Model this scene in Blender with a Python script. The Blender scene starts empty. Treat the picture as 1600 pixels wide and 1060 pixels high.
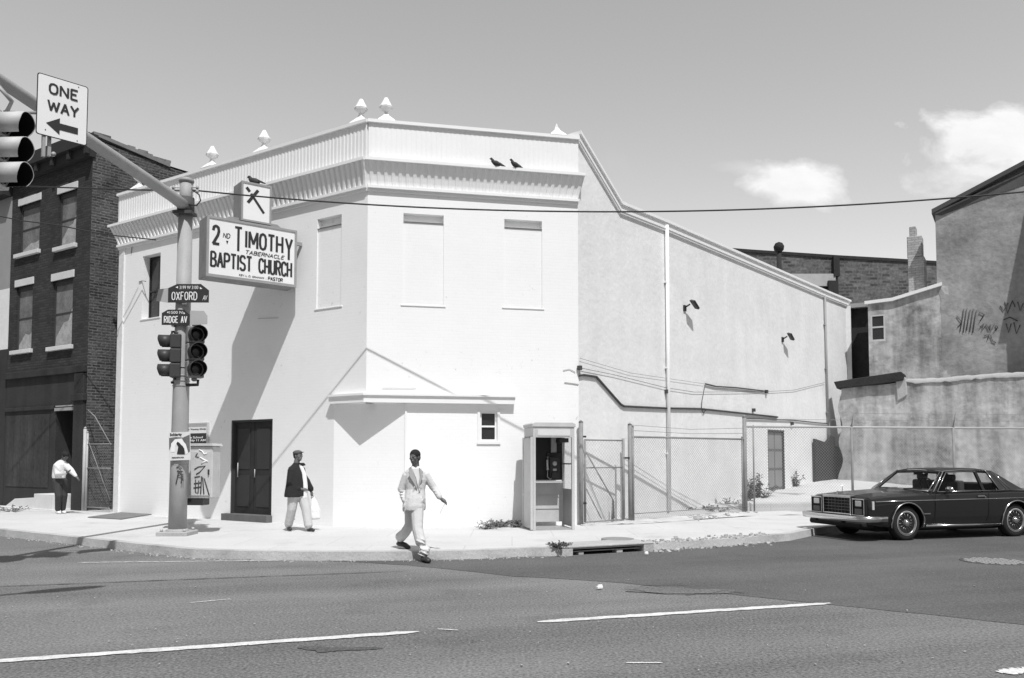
import bpy, bmesh, math, random
from mathutils import Vector, Matrix
random.seed(7)
R = math.radians
SC = bpy.context.scene
COL = SC.collection
# ------------------------------------------------------------------ camera
H, FPX, PITCH = 1.65, 1300.0, R(3)
cam = bpy.data.cameras.new("camera"); camo = bpy.data.objects.new("camera", cam); COL.objects.link(camo)
camo.location = (0, 0, H); camo.rotation_euler = (R(93), 0, 0)
cam.sensor_width = 36; cam.lens = FPX/1600*36; cam.shift_y = 117/1600; cam.clip_end = 3000; cam.clip_start = .05
SC.camera = camo
SC.view_settings.view_transform = 'Standard'; SC.view_settings.look = 'None'
SC.view_settings.exposure = 0.04; SC.view_settings.gamma = 1.0
# ------------------------------------------------------------------ sun and sky
EL = R(58.5); TRAV = Vector((-.31, .95, 0)).normalized()
sun = bpy.data.lights.new("sun", 'SUN'); suno = bpy.data.objects.new("sun", sun); COL.objects.link(suno)
sun.energy = 4.0; sun.angle = R(.5); sun.color = (1, 1, 1)
LT = Vector((TRAV.x*math.cos(EL), TRAV.y*math.cos(EL), -math.sin(EL)))
suno.rotation_euler = LT.to_track_quat('-Z', 'Y').to_euler(); suno.location = (10, -10, 30)
W = bpy.data.worlds.new("World"); SC.world = W; W.use_nodes = True
nt = W.node_tree; nt.nodes.clear()
def wn(t, **k):
    n = nt.nodes.new(t)
    for a, b in k.items(): setattr(n, a, b)
    return n
def wmath(op, a, b=None, clamp=False):
    n = nt.nodes.new('ShaderNodeMath'); n.operation = op; n.use_clamp = clamp
    for i, v in enumerate((a, b)):
        if v is None: continue
        if isinstance(v, (int, float)): n.inputs[i].default_value = v
        else: nt.links.new(v, n.inputs[i])
    return n.outputs[0]
sky = wn('ShaderNodeTexSky', sky_type='NISHITA', sun_disc=False, sun_elevation=EL, sun_rotation=math.atan2(.31, -.95))
sky.air_density = 1.0; sky.dust_density = 2.0; sky.ozone_density = 1.0
bw = wn('ShaderNodeRGBToBW'); nt.links.new(sky.outputs[0], bw.inputs[0])
tc = wn('ShaderNodeTexCoord'); sp = wn('ShaderNodeSeparateXYZ'); nt.links.new(tc.outputs['Generated'], sp.inputs[0])
yy = wmath('MAXIMUM', sp.outputs[1], .01)
U = wmath('DIVIDE', sp.outputs[0], yy); V = wmath('DIVIDE', sp.outputs[2], yy)
cmb = wn('ShaderNodeCombineXYZ'); nt.links.new(U, cmb.inputs[0]); nt.links.new(wmath('MULTIPLY', V, 1.5), cmb.inputs[1])
nz = wn('ShaderNodeTexNoise'); nz.inputs['Scale'].default_value = 9; nz.inputs['Detail'].default_value = 7; nz.inputs['Roughness'].default_value = .58; nz.inputs['Distortion'].default_value = .3
nt.links.new(cmb.outputs[0], nz.inputs['Vector'])
nf = wmath('MULTIPLY', wmath('SUBTRACT', nz.outputs[0], .5), 3.0)
def cloud(cu, cv, ru, rv, tilt, gain):
    du = wmath('SUBTRACT', U, cu); dv = wmath('SUBTRACT', wmath('SUBTRACT', V, cv), wmath('MULTIPLY', du, tilt))
    a = wmath('POWER', wmath('ABSOLUTE', wmath('DIVIDE', du, ru)), 2); b = wmath('POWER', wmath('ABSOLUTE', wmath('DIVIDE', dv, rv)), 2)
    d = wmath('SUBTRACT', 1, wmath('SQRT', wmath('ADD', a, b)))
    d = wmath('ADD', d, nf)
    return wmath('MULTIPLY', wmath('MULTIPLY', wmath('SUBTRACT', d, .0), gain*1.15, True), min(1, gain), True)
cl = cloud(.345, .332, .062, .030, 0, 1.3)
for a in ((.60, .385, .13, .045, .12, 1.5), (.55, .345, .085, .026, .1, 1.4), (.29, .352, .04, .010, -.1, .5), (.125, .36, .03, .018, -.3, .2)):
    cl = wmath('MAXIMUM', cl, cloud(*a))
front = wmath('GREATER_THAN', sp.outputs[1], .02)
cl = wmath('MULTIPLY', cl, front)
SKY = .15
view_gain = wmath('MULTIPLY', wmath('ADD', sp.outputs[1], .25), 1.4, True)          # sky gain added: raised in view, dimmed elsewhere to hold down wall fill
skyv = wmath('MULTIPLY', wmath('MULTIPLY', bw.outputs[0], SKY), wmath('ADD', .56, wmath('MULTIPLY', view_gain, 1.06)))
cv = wmath('MULTIPLY', wmath('SUBTRACT', wmath('ADD', .88, wmath('MULTIPLY', nf, .14)), skyv), cl)
bg = nt.nodes.new('ShaderNodeBackground'); bg.inputs[1].default_value = 1.0
out = nt.nodes.new('ShaderNodeOutputWorld')
nt.links.new(wmath('ADD', skyv, wmath('MAXIMUM', cv, 0)), bg.inputs[0]); nt.links.new(bg.outputs[0], out.inputs[0])

# ------------------------------------------------------------------ helpers: photo geometry -> metres
def ray(px, py):
    a = (px-800)/FPX; b = (647-py)/FPX
    return Vector((a, math.cos(PITCH)-b*math.sin(PITCH), math.sin(PITCH)+b*math.cos(PITCH)))
def G(px, py, z=0.0):
    d = ray(px, py); return Vector((0, 0, H)) + d*((z-H)/d.z)
def DP(px, py, Y):
    d = ray(px, py); return Vector((0, 0, H)) + d*(Y/d.y)
class Frame:                      # a wall plane: x along the wall, y inward, z up
    def __init__(s, p0, p1):
        s.p0 = Vector((p0[0], p0[1], 0)); p1 = Vector((p1[0], p1[1], 0)); s.L = (p1-s.p0).length
        s.x = (p1-s.p0).normalized(); s.y = Vector((-s.x.y, s.x.x, 0)); s.M = Matrix.Identity(4)
        for i, c in enumerate((s.x, s.y, Vector((0, 0, 1)))): s.M.col[i][:3] = c
        s.M.col[3][:3] = s.p0
    def at(s, px, py, off=0.0):    # off metres in front of the wall
        d = ray(px, py); o = Vector((0, 0, H)); q = s.p0 - s.y*off
        k = (q-o).dot(s.y)/d.dot(s.y); p = o+d*k; return ((p-s.p0).dot(s.x), p.z)
    def w(s, a, off, z): return s.p0+s.x*a-s.y*off+Vector((0, 0, z))
# ------------------------------------------------------------------ helpers: materials (a black-and-white place)
MATS = {}
def mat(name, v, rough=.85, var=.12, scale=1.5, fine=.05, fs=60, bump=.0, bs=40, metal=0, streak=0, brick=None, spec=.3, dist=.02, stain=0, coat=0, chips=0, tracks=0, mid=0):
    if name in MATS: return MATS[name]
    m = bpy.data.materials.new(name); m.use_nodes = True; t = m.node_tree; b = t.nodes['Principled BSDF']
    def L(a, c): t.links.new(a, c)
    def mth(op, a, c=None, cl=False):
        n = t.nodes.new('ShaderNodeMath'); n.operation = op; n.use_clamp = cl
        for i, q in enumerate((a, c)):
            if q is None: continue
            if isinstance(q, (int, float)): n.inputs[i].default_value = q
            else: L(q, n.inputs[i])
        return n.outputs[0]
    co = t.nodes.new('ShaderNodeTexCoord').outputs['Object']
    def noise(sc, det=4, rg=.55, stretch=None):
        n = t.nodes.new('ShaderNodeTexNoise'); n.inputs['Scale'].default_value = sc; n.inputs['Detail'].default_value = det; n.inputs['Roughness'].default_value = rg
        if stretch:
            mp = t.nodes.new('ShaderNodeMapping'); mp.inputs['Scale'].default_value = stretch; L(co, mp.inputs[0]); L(mp.outputs[0], n.inputs['Vector'])
        else: L(co, n.inputs['Vector'])
        return n.outputs[0]
    f = mth('ADD', 1, mth('MULTIPLY', mth('SUBTRACT', noise(scale), .5), 3*var))
    if fine: f = mth('ADD', f, mth('MULTIPLY', mth('SUBTRACT', noise(fs, 2), .5), 3*fine))
    if streak: f = mth('ADD', f, mth('MULTIPLY', mth('SUBTRACT', noise(2.2, 5, .6, (1, 1, .12)), .5), 3*streak))
    if stain:
        s_ = mth('MULTIPLY', mth('SUBTRACT', noise(.9, 6, .65), .56), 6, True); f = mth('MULTIPLY', f, mth('SUBTRACT', 1, mth('MULTIPLY', s_, stain)))
    if mid: f = mth('ADD', f, mth('MULTIPLY', mth('SUBTRACT', noise(16, 3, .6), .5), 3*mid))
    if tracks:
        mp = t.nodes.new('ShaderNodeMapping'); mp.inputs['Rotation'].default_value = (0, 0, R(-17)); L(co, mp.inputs[0]); m2 = t.nodes.new('ShaderNodeMapping'); m2.inputs['Scale'].default_value = (.05, .75, 1); L(mp.outputs[0], m2.inputs[0])
        n = t.nodes.new('ShaderNodeTexNoise'); n.inputs['Scale'].default_value = 1.0; n.inputs['Detail'].default_value = 5; n.inputs['Roughness'].default_value = .6; L(m2.outputs[0], n.inputs['Vector']); f = mth('ADD', f, mth('MULTIPLY', mth('SUBTRACT', n.outputs[0], .5), 3*tracks))
    if chips:
        c_ = mth('MULTIPLY', mth('SUBTRACT', noise(8, 6, .72), .60), 12, True); c2_ = mth('MULTIPLY', mth('SUBTRACT', noise(.7, 3), .50), 8, True); f = mth('MULTIPLY', f, mth('SUBTRACT', 1, mth('MULTIPLY', mth('MULTIPLY', c_, c2_), chips)))
    f = mth('MULTIPLY', f, v)
    h = noise(bs, 3)
    if brick:
        bt = t.nodes.new('ShaderNodeTexBrick'); sx = t.nodes.new('ShaderNodeSeparateXYZ'); L(co, sx.inputs[0]); cb = t.nodes.new('ShaderNodeCombineXYZ')
        L(sx.outputs[0], cb.inputs[0]); L(sx.outputs[brick.get('ax', 2)], cb.inputs[1]); L(cb.outputs[0], bt.inputs['Vector'])
        bt.inputs['Scale'].default_value = 1; bt.inputs['Brick Width'].default_value = brick['w']; bt.inputs['Row Height'].default_value = brick['h']
        bt.inputs['Mortar Size'].default_value = brick.get('m', .006); bt.inputs['Mortar Smooth'].default_value = .3; bt.inputs['Bias'].default_value = 0
        bt.inputs['Color1'].default_value = (brick.get('c1', 1),)*3+(1,); bt.inputs['Color2'].default_value = (brick.get('c2', 1),)*3+(1,); bt.inputs['Mortar'].default_value = (brick.get('cm', 1),)*3+(1,)
        f = mth('MULTIPLY', f, bt.outputs['Color']); h = mth('ADD', mth('MULTIPLY', h, .6), mth('SUBTRACT', 1, bt.outputs['Fac']))
    f = mth('MAXIMUM', f, .012)
    L(f, b.inputs['Base Color']); b.inputs['Roughness'].default_value = rough; b.inputs['Metallic'].default_value = metal
    b.inputs['Specular IOR Level'].default_value = spec; b.inputs['Coat Weight'].default_value = coat
    if bump:
        bn = t.nodes.new('ShaderNodeBump'); bn.inputs['Strength'].default_value = bump; bn.inputs['Distance'].default_value = dist; L(h, bn.inputs['Height']); L(bn.outputs[0], b.inputs['Normal'])
    MATS[name] = m; return m
def glass(name, v=.03, tr=.0, rough=.05):
    if name in MATS: return MATS[name]
    m = bpy.data.materials.new(name); m.use_nodes = True; t = m.node_tree; b = t.nodes['Principled BSDF']
    b.inputs['Base Color'].default_value = (v, v, v, 1); b.inputs['Roughness'].default_value = rough; b.inputs['IOR'].default_value = 1.5
    if tr:
        mx = t.nodes.new('ShaderNodeMixShader'); tb = t.nodes.new('ShaderNodeBsdfTransparent'); mx.inputs[0].default_value = tr
        t.links.new(b.outputs[0], mx.inputs[1]); t.links.new(tb.outputs[0], mx.inputs[2]); t.links.new(mx.outputs[0], t.nodes['Material Output'].inputs[0])
    MATS[name] = m; return m
# ------------------------------------------------------------------ helpers: meshes
class MB:
    def __init__(s): s.v = []; s.f = []; s.sm = []; s.M = Matrix.Identity(4)
    def add(s, v, f, sm=False):
        n = len(s.v); s.v += [tuple(s.M @ Vector(p)) for p in v]; s.f += [tuple(i+n for i in q) for q in f]; s.sm += [sm]*len(f); return s
    def box(s, x0, x1, y0, y1, z0, z1):
        v = [(x, y, z) for z in (z0, z1) for y in (y0, y1) for x in (x0, x1)]
        return s.add(v, [(0, 2, 3, 1), (4, 5, 7, 6), (0, 1, 5, 4), (2, 6, 7, 3), (0, 4, 6, 2), (1, 3, 7, 5)])
    def prism(s, poly, y0, y1, ax='y'):   # polygon in (x,z) extruded along y; ax='z': polygon in (x,y) extruded along z; ax='x': (y,z) along x
        n = len(poly)
        mk = {'y': lambda p, d: (p[0], d, p[1]), 'z': lambda p, d: (p[0], p[1], d), 'x': lambda p, d: (d, p[0], p[1])}[ax]
        v = [mk(p, y0) for p in poly]+[mk(p, y1) for p in poly]
        return s.add(v, [tuple(range(n)), tuple(range(2*n-1, n-1, -1))]+[(i, i+n, (i+1) % n+n, (i+1) % n) for i in range(n)])
    def tube(s, pts, r, n=8, sm=True, flat=1.0, closed=False):
        pts = [Vector(p) for p in pts]; rs = r if isinstance(r, (list, tuple)) else [r]*len(pts); rings = []
        for i, p in enumerate(pts):
            d = (pts[min(i+1, len(pts)-1)]-pts[max(i-1, 0)]); d = d.normalized() if d.length else Vector((0, 0, 1))
            a = d.cross(Vector((0, 0, 1)) if abs(d.z) < .9 else Vector((0, 1, 0))).normalized(); b = d.cross(a)
            rings.append([p+a*math.cos(2*math.pi*k/n)*rs[i]+b*math.sin(2*math.pi*k/n)*rs[i]*flat for k in range(n)])
        v = [q for g in rings for q in g]; f = []
        for i in range(len(pts)-1):
            for k in range(n): f.append((i*n+k, i*n+(k+1) % n, (i+1)*n+(k+1) % n, (i+1)*n+k))
        f += [tuple(range(n-1, -1, -1)), tuple(range((len(pts)-1)*n, len(pts)*n))]
        return s.add(v, f, sm)
    def lathe(s, prof, n=16, c=(0, 0, 0), ax='z', sm=True, ph=0, cap=True):   # prof: (radius, height)
        v = []; f = []; m = len(prof)
        for k in range(n):
            a = 2*math.pi*k/n+ph
            for r, h in prof:
                p = {'z': (r*math.cos(a), r*math.sin(a), h), 'y': (r*math.cos(a), h, r*math.sin(a)), 'x': (h, r*math.cos(a), r*math.sin(a))}[ax]
                v.append((p[0]+c[0], p[1]+c[1], p[2]+c[2]))
        for k in range(n):
            q = (k+1) % n
            for i in range(m-1): f.append((k*m+i, q*m+i, q*m+i+1, k*m+i+1))
        if cap: f.append(tuple(k*m for k in range(n))); f.append(tuple(k*m+m-1 for k in range(n)))
        return s.add(v, f, sm)
    def ell(s, c, r, n=12, m=8, M=None):
        prof = [(max(1e-4, math.sin(math.pi*i/m)), -math.cos(math.pi*i/m)) for i in range(m+1)]
        o = s.M; s.M = o @ Matrix.Translation(c) @ (M or Matrix.Identity(4)) @ Matrix.Diagonal((r[0], r[1], r[2], 1)); s.lathe(prof, n); s.M = o; return s
    def mesh(s, name, bevel=0, seg=1):
        me = bpy.data.meshes.new(name); me.from_pydata(s.v, [], s.f)
        bm = bmesh.new(); bm.from_mesh(me)
        for f, q in zip(bm.faces, s.sm): f.smooth = q
        bmesh.ops.recalc_face_normals(bm, faces=bm.faces)
        if bevel:
            es = [e for e in bm.edges if len(e.link_faces) == 2 and e.calc_face_angle(0) > .6]
            bmesh.ops.bevel(bm, geom=es, offset=bevel, segments=seg, affect='EDGES', profile=.6, clamp_overlap=True)
        bm.to_mesh(me); bm.free(); return me
PM = {}                             # parent matrices
def link(name, me, m, parent=None, M=None):
    o = bpy.data.objects.new(name, me); COL.objects.link(o)
    if me is not None and m is not None and not me.materials: me.materials.append(m)
    M = M or Matrix.Identity(4)
    if parent is not None:
        o.parent = parent; o.matrix_parent_inverse = PM[parent].inverted()
    o.matrix_basis = M; PM[o] = M.copy()
    return o
def obj(name, mb, m, parent=None, M=None, bevel=0, seg=1): return link(name, mb.mesh(name, bevel, seg), m, parent, M)
def lobj(name, mb, m, parent, bevel=0, seg=1): return link(name, mb.mesh(name, bevel, seg), m, parent, PM[parent])   # mesh in the parent's own space
def tag(o, label, cat, group=None):
    o['label'] = label; o['category'] = cat
    if group: o['group'] = group
    return o
def struct(o): o['kind'] = 'structure'; return o
def thing(name, label, cat, loc, rz=0, group=None, M=None):
    o = bpy.data.objects.new(name, None); COL.objects.link(o); o.empty_display_size = .2
    o.matrix_basis = M if M is not None else Matrix.Translation(loc) @ Matrix.Rotation(rz, 4, 'Z'); PM[o] = o.matrix_basis.copy()
    return tag(o, label, cat, group)
def copy_tree(o, dM, parent=None):
    c = o.copy(); COL.objects.link(c)
    if parent is None: c.matrix_basis = dM @ PM[o]; PM[c] = c.matrix_basis.copy()
    else: c.parent = parent; c.matrix_parent_inverse = o.matrix_parent_inverse.copy(); PM[c] = PM[o]
    for ch in [q for q in list(PM) if q.parent == o]: copy_tree(ch, dM, c)
    return c
def evaluated(o, name):
    dg = bpy.context.evaluated_depsgraph_get(); dg.update(); me = bpy.data.meshes.new_from_object(o.evaluated_get(dg)); me.name = name; return me
def fused(mb, name, voxel=.012, sm=3, smooth=True):       # one continuous skin over overlapping closed shapes
    o = bpy.data.objects.new("tmp", mb.mesh("tmp")); COL.objects.link(o)
    r = o.modifiers.new("r", 'REMESH'); r.mode = 'VOXEL'; r.voxel_size = voxel
    if sm: s_ = o.modifiers.new("s", 'SMOOTH'); s_.iterations = sm; s_.factor = .5
    me = evaluated(o, name); bpy.data.objects.remove(o)
    if smooth: me.polygons.foreach_set('use_smooth', [True]*len(me.polygons))
    return me
def cut(mb, cutter, name, bevel=0):
    o = bpy.data.objects.new("tmp", mb.mesh("tmp", bevel)); c = bpy.data.objects.new("tmpc", cutter.mesh("tmpc")); COL.objects.link(o); COL.objects.link(c)
    b = o.modifiers.new("b", 'BOOLEAN'); b.operation = 'DIFFERENCE'; b.object = c; b.solver = 'EXACT'
    me = evaluated(o, name); bpy.data.objects.remove(o); bpy.data.objects.remove(c); return me
FONT = {}
def text(body, name, x0, x1, z0, z1, m, parent, M=None, bold=.0, shear=0, y=0, depth=.004, fill=True):   # flat lettering filling a box in (x,z), facing -y
    c = bpy.data.curves.new("t", 'FONT'); c.body = body; c.size = 1; c.offset = bold; c.shear = shear; c.extrude = .01; c.resolution_u = 3
    o = bpy.data.objects.new("t", c); COL.objects.link(o); me = evaluated(o, name); bpy.data.objects.remove(o)
    xs = [v.co.x for v in me.vertices]; ys = [v.co.y for v in me.vertices]; a, b, d, e = min(xs), max(xs), min(ys), max(ys)
    for v in me.vertices:
        p = v.co; v.co = (x0+(p.x-a)/(b-a)*(x1-x0), y-(p.z+.01)/.02*depth, z0+(p.y-d)/(e-d)*(z1-z0))
    me.materials.clear()
    return link(name, me, m, parent, M)
SF = {'T': [[(0, 1), (1, 1)], [(.5, 1), (.5, 0)]], 'I': [[(.5, 1), (.5, 0)]], 'M': [[(0, 0), (0, 1), (.5, .25), (1, 1), (1, 0)]], 'H': [[(0, 0), (0, 1)], [(1, 0), (1, 1)], [(0, .5), (1, .5)]], 'Y': [[(0, 1), (.5, .5), (1, 1)], [(.5, .5), (.5, 0)]],
 'A': [[(0, 0), (.5, 1), (1, 0)], [(.2, .35), (.8, .35)]], 'B': [[(0, 0), (0, 1), (.6, 1), (.9, .87), (.9, .65), (.6, .53), (0, .53)], [(.6, .53), (1, .38), (1, .14), (.65, 0), (0, 0)]], 'P': [[(0, 0), (0, 1), (.65, 1), (1, .87), (1, .6), (.65, .47), (0, .47)]], 'R': [[(0, 0), (0, 1), (.65, 1), (1, .87), (1, .62), (.65, .5), (0, .5)], [(.5, .5), (1, 0)]],
 'S': [[(1, .85), (.75, 1), (.25, 1), (0, .85), (0, .65), (.2, .54), (.8, .45), (1, .33), (1, .14), (.75, 0), (.25, 0), (0, .15)]], 'C': [[(1, .8), (.8, .97), (.5, 1), (.15, .92), (0, .7), (0, .3), (.15, .08), (.5, 0), (.8, .03), (1, .2)]], 'U': [[(0, 1), (0, .25), (.18, .05), (.5, 0), (.82, .05), (1, .25), (1, 1)]],
 'O': [[(.5, 1), (.15, .92), (0, .7), (0, .3), (.15, .08), (.5, 0), (.85, .08), (1, .3), (1, .7), (.85, .92), (.5, 1)]], 'N': [[(0, 0), (0, 1), (1, 0), (1, 1)]], 'E': [[(1, 1), (0, 1), (0, 0), (1, 0)], [(0, .53), (.8, .53)]], 'L': [[(0, 1), (0, 0), (1, 0)]], 'W': [[(0, 1), (.25, 0), (.5, .85), (.75, 0), (1, 1)]], 'X': [[(0, 0), (1, 1)], [(0, 1), (1, 0)]], 'F': [[(1, 1), (0, 1), (0, 0)], [(0, .52), (.8, .52)]],
 'D': [[(0, 0), (0, 1), (.6, 1), (1, .75), (1, .25), (.6, 0), (0, 0)]], 'G': [[(1, .8), (.8, .97), (.5, 1), (.15, .92), (0, .7), (0, .3), (.15, .08), (.5, 0), (.85, .06), (1, .25), (1, .47), (.6, .47)]], 'V': [[(0, 1), (.5, 0), (1, 1)]], '2': [[(0, .75), (.1, .93), (.45, 1), (.85, .93), (.95, .72), (.8, .5), (.0, .0), (1, .0)]]}
WD = {'I': .15, 'M': 1.2, 'W': 1.35, 'E': .75, 'L': .7, 'F': .75, ' ': .5}
def painted(body, name, x0, x1, z0, z1, w, m, parent, M, y=0, gap=.34, shear=0, dz=0):    # sign-painter's capitals, each stroke w wide
    tot = sum(WD.get(c, .9) for c in body)+gap*(len(body)-1); u = (x1-x0-w)/tot; x = x0+w/2; k = MB(); n = 0; h = z1-z0-w
    for ci, c in enumerate(body):
        cw_ = WD.get(c, .9)*u
        for st_ in SF.get(c, []):
            q = [(x+a*cw_+shear*b*h, z0+w/2+b*h+dz*ci/len(body)) for a, b in st_]
            for (a, b), (c_, d) in zip(q, q[1:]):
                e = Vector((c_-a, d-b)); e = e.normalized() if e.length else Vector((1, 0)); nn = Vector((-e.y, e.x))*w/2; ex = e*w*.12; yy_ = y-.0004*(n % 9); n += 1
                k.prism([(a-ex.x+nn.x, b-ex.y+nn.y), (c_+ex.x+nn.x, d+ex.y+nn.y), (c_+ex.x-nn.x, d+ex.y-nn.y), (a-ex.x-nn.x, b-ex.y-nn.y)], yy_-.004, yy_)
        x += cw_+gap*u
    return obj(name, k, m, parent, M)
def wall(mb, x0, x1, z0, z1, ops, th=.3):            # ops: (x0,x1,z0,z1,depth): recesses in a wall whose face is y=0
    xs = sorted({x0, x1, *[v for o in ops for v in o[:2]]}); zs = sorted({z0, z1, *[v for o in ops for v in o[2:4]]})
    for i in range(len(xs)-1):
        for j in range(len(zs)-1):
            cx, cz = (xs[i]+xs[i+1])/2, (zs[j]+zs[j+1])/2
            if any(o[0] < cx < o[1] and o[2] < cz < o[3] for o in ops): continue
            mb.add([(xs[i], 0, zs[j]), (xs[i+1], 0, zs[j]), (xs[i+1], 0, zs[j+1]), (xs[i], 0, zs[j+1])], [(0, 1, 2, 3)])
    for a, b, c, d, e in ops:
        mb.add([(a, 0, c), (b, 0, c), (b, 0, d), (a, 0, d), (a, e, c), (b, e, c), (b, e, d), (a, e, d)], [(0, 1, 5, 4), (1, 2, 6, 5), (2, 3, 7, 6), (3, 0, 4, 7), (4, 5, 6, 7)])
    mb.add([(x0, 0, z0), (x1, 0, z0), (x1, 0, z1), (x0, 0, z1), (x0, th, z0), (x1, th, z0), (x1, th, z1), (x0, th, z1)], [(0, 4, 5, 1), (1, 5, 6, 2), (2, 6, 7, 3), (3, 7, 4, 0), (4, 7, 6, 5)])
    return mb
def leaves(mb, c, r, n, size, seed=0):
    rnd = random.Random(seed)
    for i in range(n):
        p = Vector([rnd.gauss(0, .5) for _ in range(3)]); p = Vector((c[0]+p.x*r[0], c[1]+p.y*r[1], max(.01+c[2]-r[2], c[2]+p.z*r[2])))
        a = Vector([rnd.uniform(-1, 1) for _ in range(3)]).normalized(); b = a.cross(Vector([rnd.uniform(-1, 1) for _ in range(3)])).normalized(); q = size*rnd.uniform(.5, 1.3)
        mb.add([p-a*q, p+b*q*.4, p+a*q, p-b*q*.4], [(0, 1, 2, 3)])
    return mb
# ------------------------------------------------------------------ materials
white_brick = mat("white_painted_brick", .84, .9, .03, .8, .015, 25, bump=.15, bs=7, stain=.04, chips=.32, brick=dict(w=.22, h=.075, m=.007, c1=1, c2=.99, cm=.985), dist=.015, spec=.15)
white_stucco = mat("white_painted_stucco", .735, .9, .09, 1.0, .05, 9, bump=.45, bs=5, streak=.06, chips=.3, stain=.06, dist=.03, spec=.15)
white_paint = mat("white_paint", .80, .6, .03, 2, .02, 40, bump=.1, bs=30, dist=.004)
white_metal = mat("white_corrugated_metal", .80, .5, .03, 2, .02, 30, spec=.3)
old_white = mat("weathered_white_paint", .62, .8, .18, 3, .1, 40, bump=.2, bs=30)
dark_door = mat("dark_painted_door", .028, .7, .25, 4, .1, 50, spec=.3)
dark_glass = glass("dark_window_glass", .03)
asphalt = mat("worn_asphalt", .165, .93, .30, .28, .75, 38, bump=.8, bs=60, stain=.22, tracks=.36, mid=.16, dist=.01, spec=.25)
asphalt2 = mat("newer_asphalt", .106, .93, .26, .35, .65, 42, bump=.8, bs=60, stain=.18, tracks=.30, mid=.14, dist=.01, spec=.25)
asphalt3 = mat("patched_asphalt", .08, .92, .2, 3, .3, 90, bump=.6, bs=60, dist=.01)
line_paint = mat("worn_road_paint", .62, .8, .15, 3, .3, 40, bump=.3, bs=60, mid=.15, stain=.3)
concrete = mat("pale_concrete", .55, .92, .08, .8, .08, 40, bump=.3, bs=30, stain=.16, mid=.03, chips=.4, brick=dict(w=1.6, h=1.6, m=.012, c1=1, c2=.96, cm=.85, ax=1), dist=.008)
curb_mat = mat("curb_stone", .43, .9, .18, 2, .2, 40, bump=.5, bs=20, stain=.35)
earth = mat("pale_dry_earth", .52, .95, .12, 1.5, .12, 30, bump=.6, bs=12, dist=.05)
metal_grey = mat("galvanised_metal", .42, .5, .12, 3, .08, 40, metal=.0, spec=.5)
alu = mat("weathered_aluminium", .50, .45, .10, 4, .08, 40, spec=.5)
alu_dark = mat("dull_aluminium", .33, .5, .12, 5, .08, 40, spec=.5)
black = mat("black_paint", .03, .5, .15, 5, .1, 60, spec=.4)
black_ink = mat("black_sign_paint", .03, .7, .1, 5, 0)
pole_mat = mat("grey_painted_pole", .34, .6, .12, 3, .08, 40, bump=.1, bs=25, streak=.1)
cable_mat = mat("black_cable", .035, .6, .1, 5, 0)
# ------------------------------------------------------------------ ground, road, pavement
me = MB().add([(-400, -200, 0), (400, -200, 0), (400, 600, 0), (-400, 600, 0)], [(0, 1, 2, 3)])
struct(obj("road", me, asphalt))
curb_px = [(0, 838), (75, 846.5), (150, 855), (225, 864), (300, 872), (390, 875), (500, 876.5), (650, 876), (750, 873.5), (820, 870), (890, 869)]
cp = [G(*p).xy for p in curb_px]
L0 = (cp[0]-cp[2]).normalized()
cr = [G(1010, 862).xy, G(1090, 857).xy, G(1165, 852).xy, G(1235, 845).xy, Vector((6.9, 18.35)), Vector((8.4, 19.25))]
cr.append(cr[-1]+Vector((.951, .309))*60)
cp = [cp[0]+L0*60]+cp
di = (cr[0]-cp[-1]).normalized(); dn = Vector((-di.y, di.x))
notch = [cp[-1]+dn*.55, cr[0]+dn*.55]
pave = cp+notch+cr
def inner(pts, w):
    o = []
    for i, p in enumerate(pts):
        d = (pts[min(i+1, len(pts)-1)]-pts[max(i-1, 0)]).normalized(); o.append(p+Vector((-d.y, d.x))*w)
    return o
for nm, seg in (("curb", cp), ("curb", cr)):
    q = inner(seg, .16); k = MB(); n = len(seg)
    v = [(p.x, p.y, -.02) for p in seg]+[(p.x+(r_.x-p.x)*.12, p.y+(r_.y-p.y)*.12, .14) for p, r_ in zip(seg, q)]+[(p.x, p.y, .145) for p in q]
    k.add(v, [(i, i+1, n+i+1, n+i) for i in range(n-1)]+[(n+i, n+i+1, 2*n+i+1, 2*n+i) for i in range(n-1)]); struct(obj("curb", k, curb_mat))
A = inner(cp, .158); B = inner(cr, .158)
poly = A+notch+B
far = [Vector((120, 120)), Vector((-120, 120))]
k = MB(); pts = poly+far; bmv = [(p.x, p.y, .14) for p in pts]; k.add(bmv, [tuple(range(len(pts)))])
k.add([(p.x, p.y, .14) for p in [A[-1], notch[0], notch[1], B[0]]]+[(p.x, p.y, -.01) for p in [A[-1], notch[0], notch[1], B[0]]], [(0, 1, 5, 4), (1, 2, 6, 5), (2, 3, 7, 6)])
m_ = k.mesh("pavement"); bm = bmesh.new(); bm.from_mesh(m_); bmesh.ops.triangulate(bm, faces=bm.faces, ngon_method='EAR_CLIP'); bm.to_mesh(m_); bm.free()
struct(link("pavement", m_, concrete))
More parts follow.
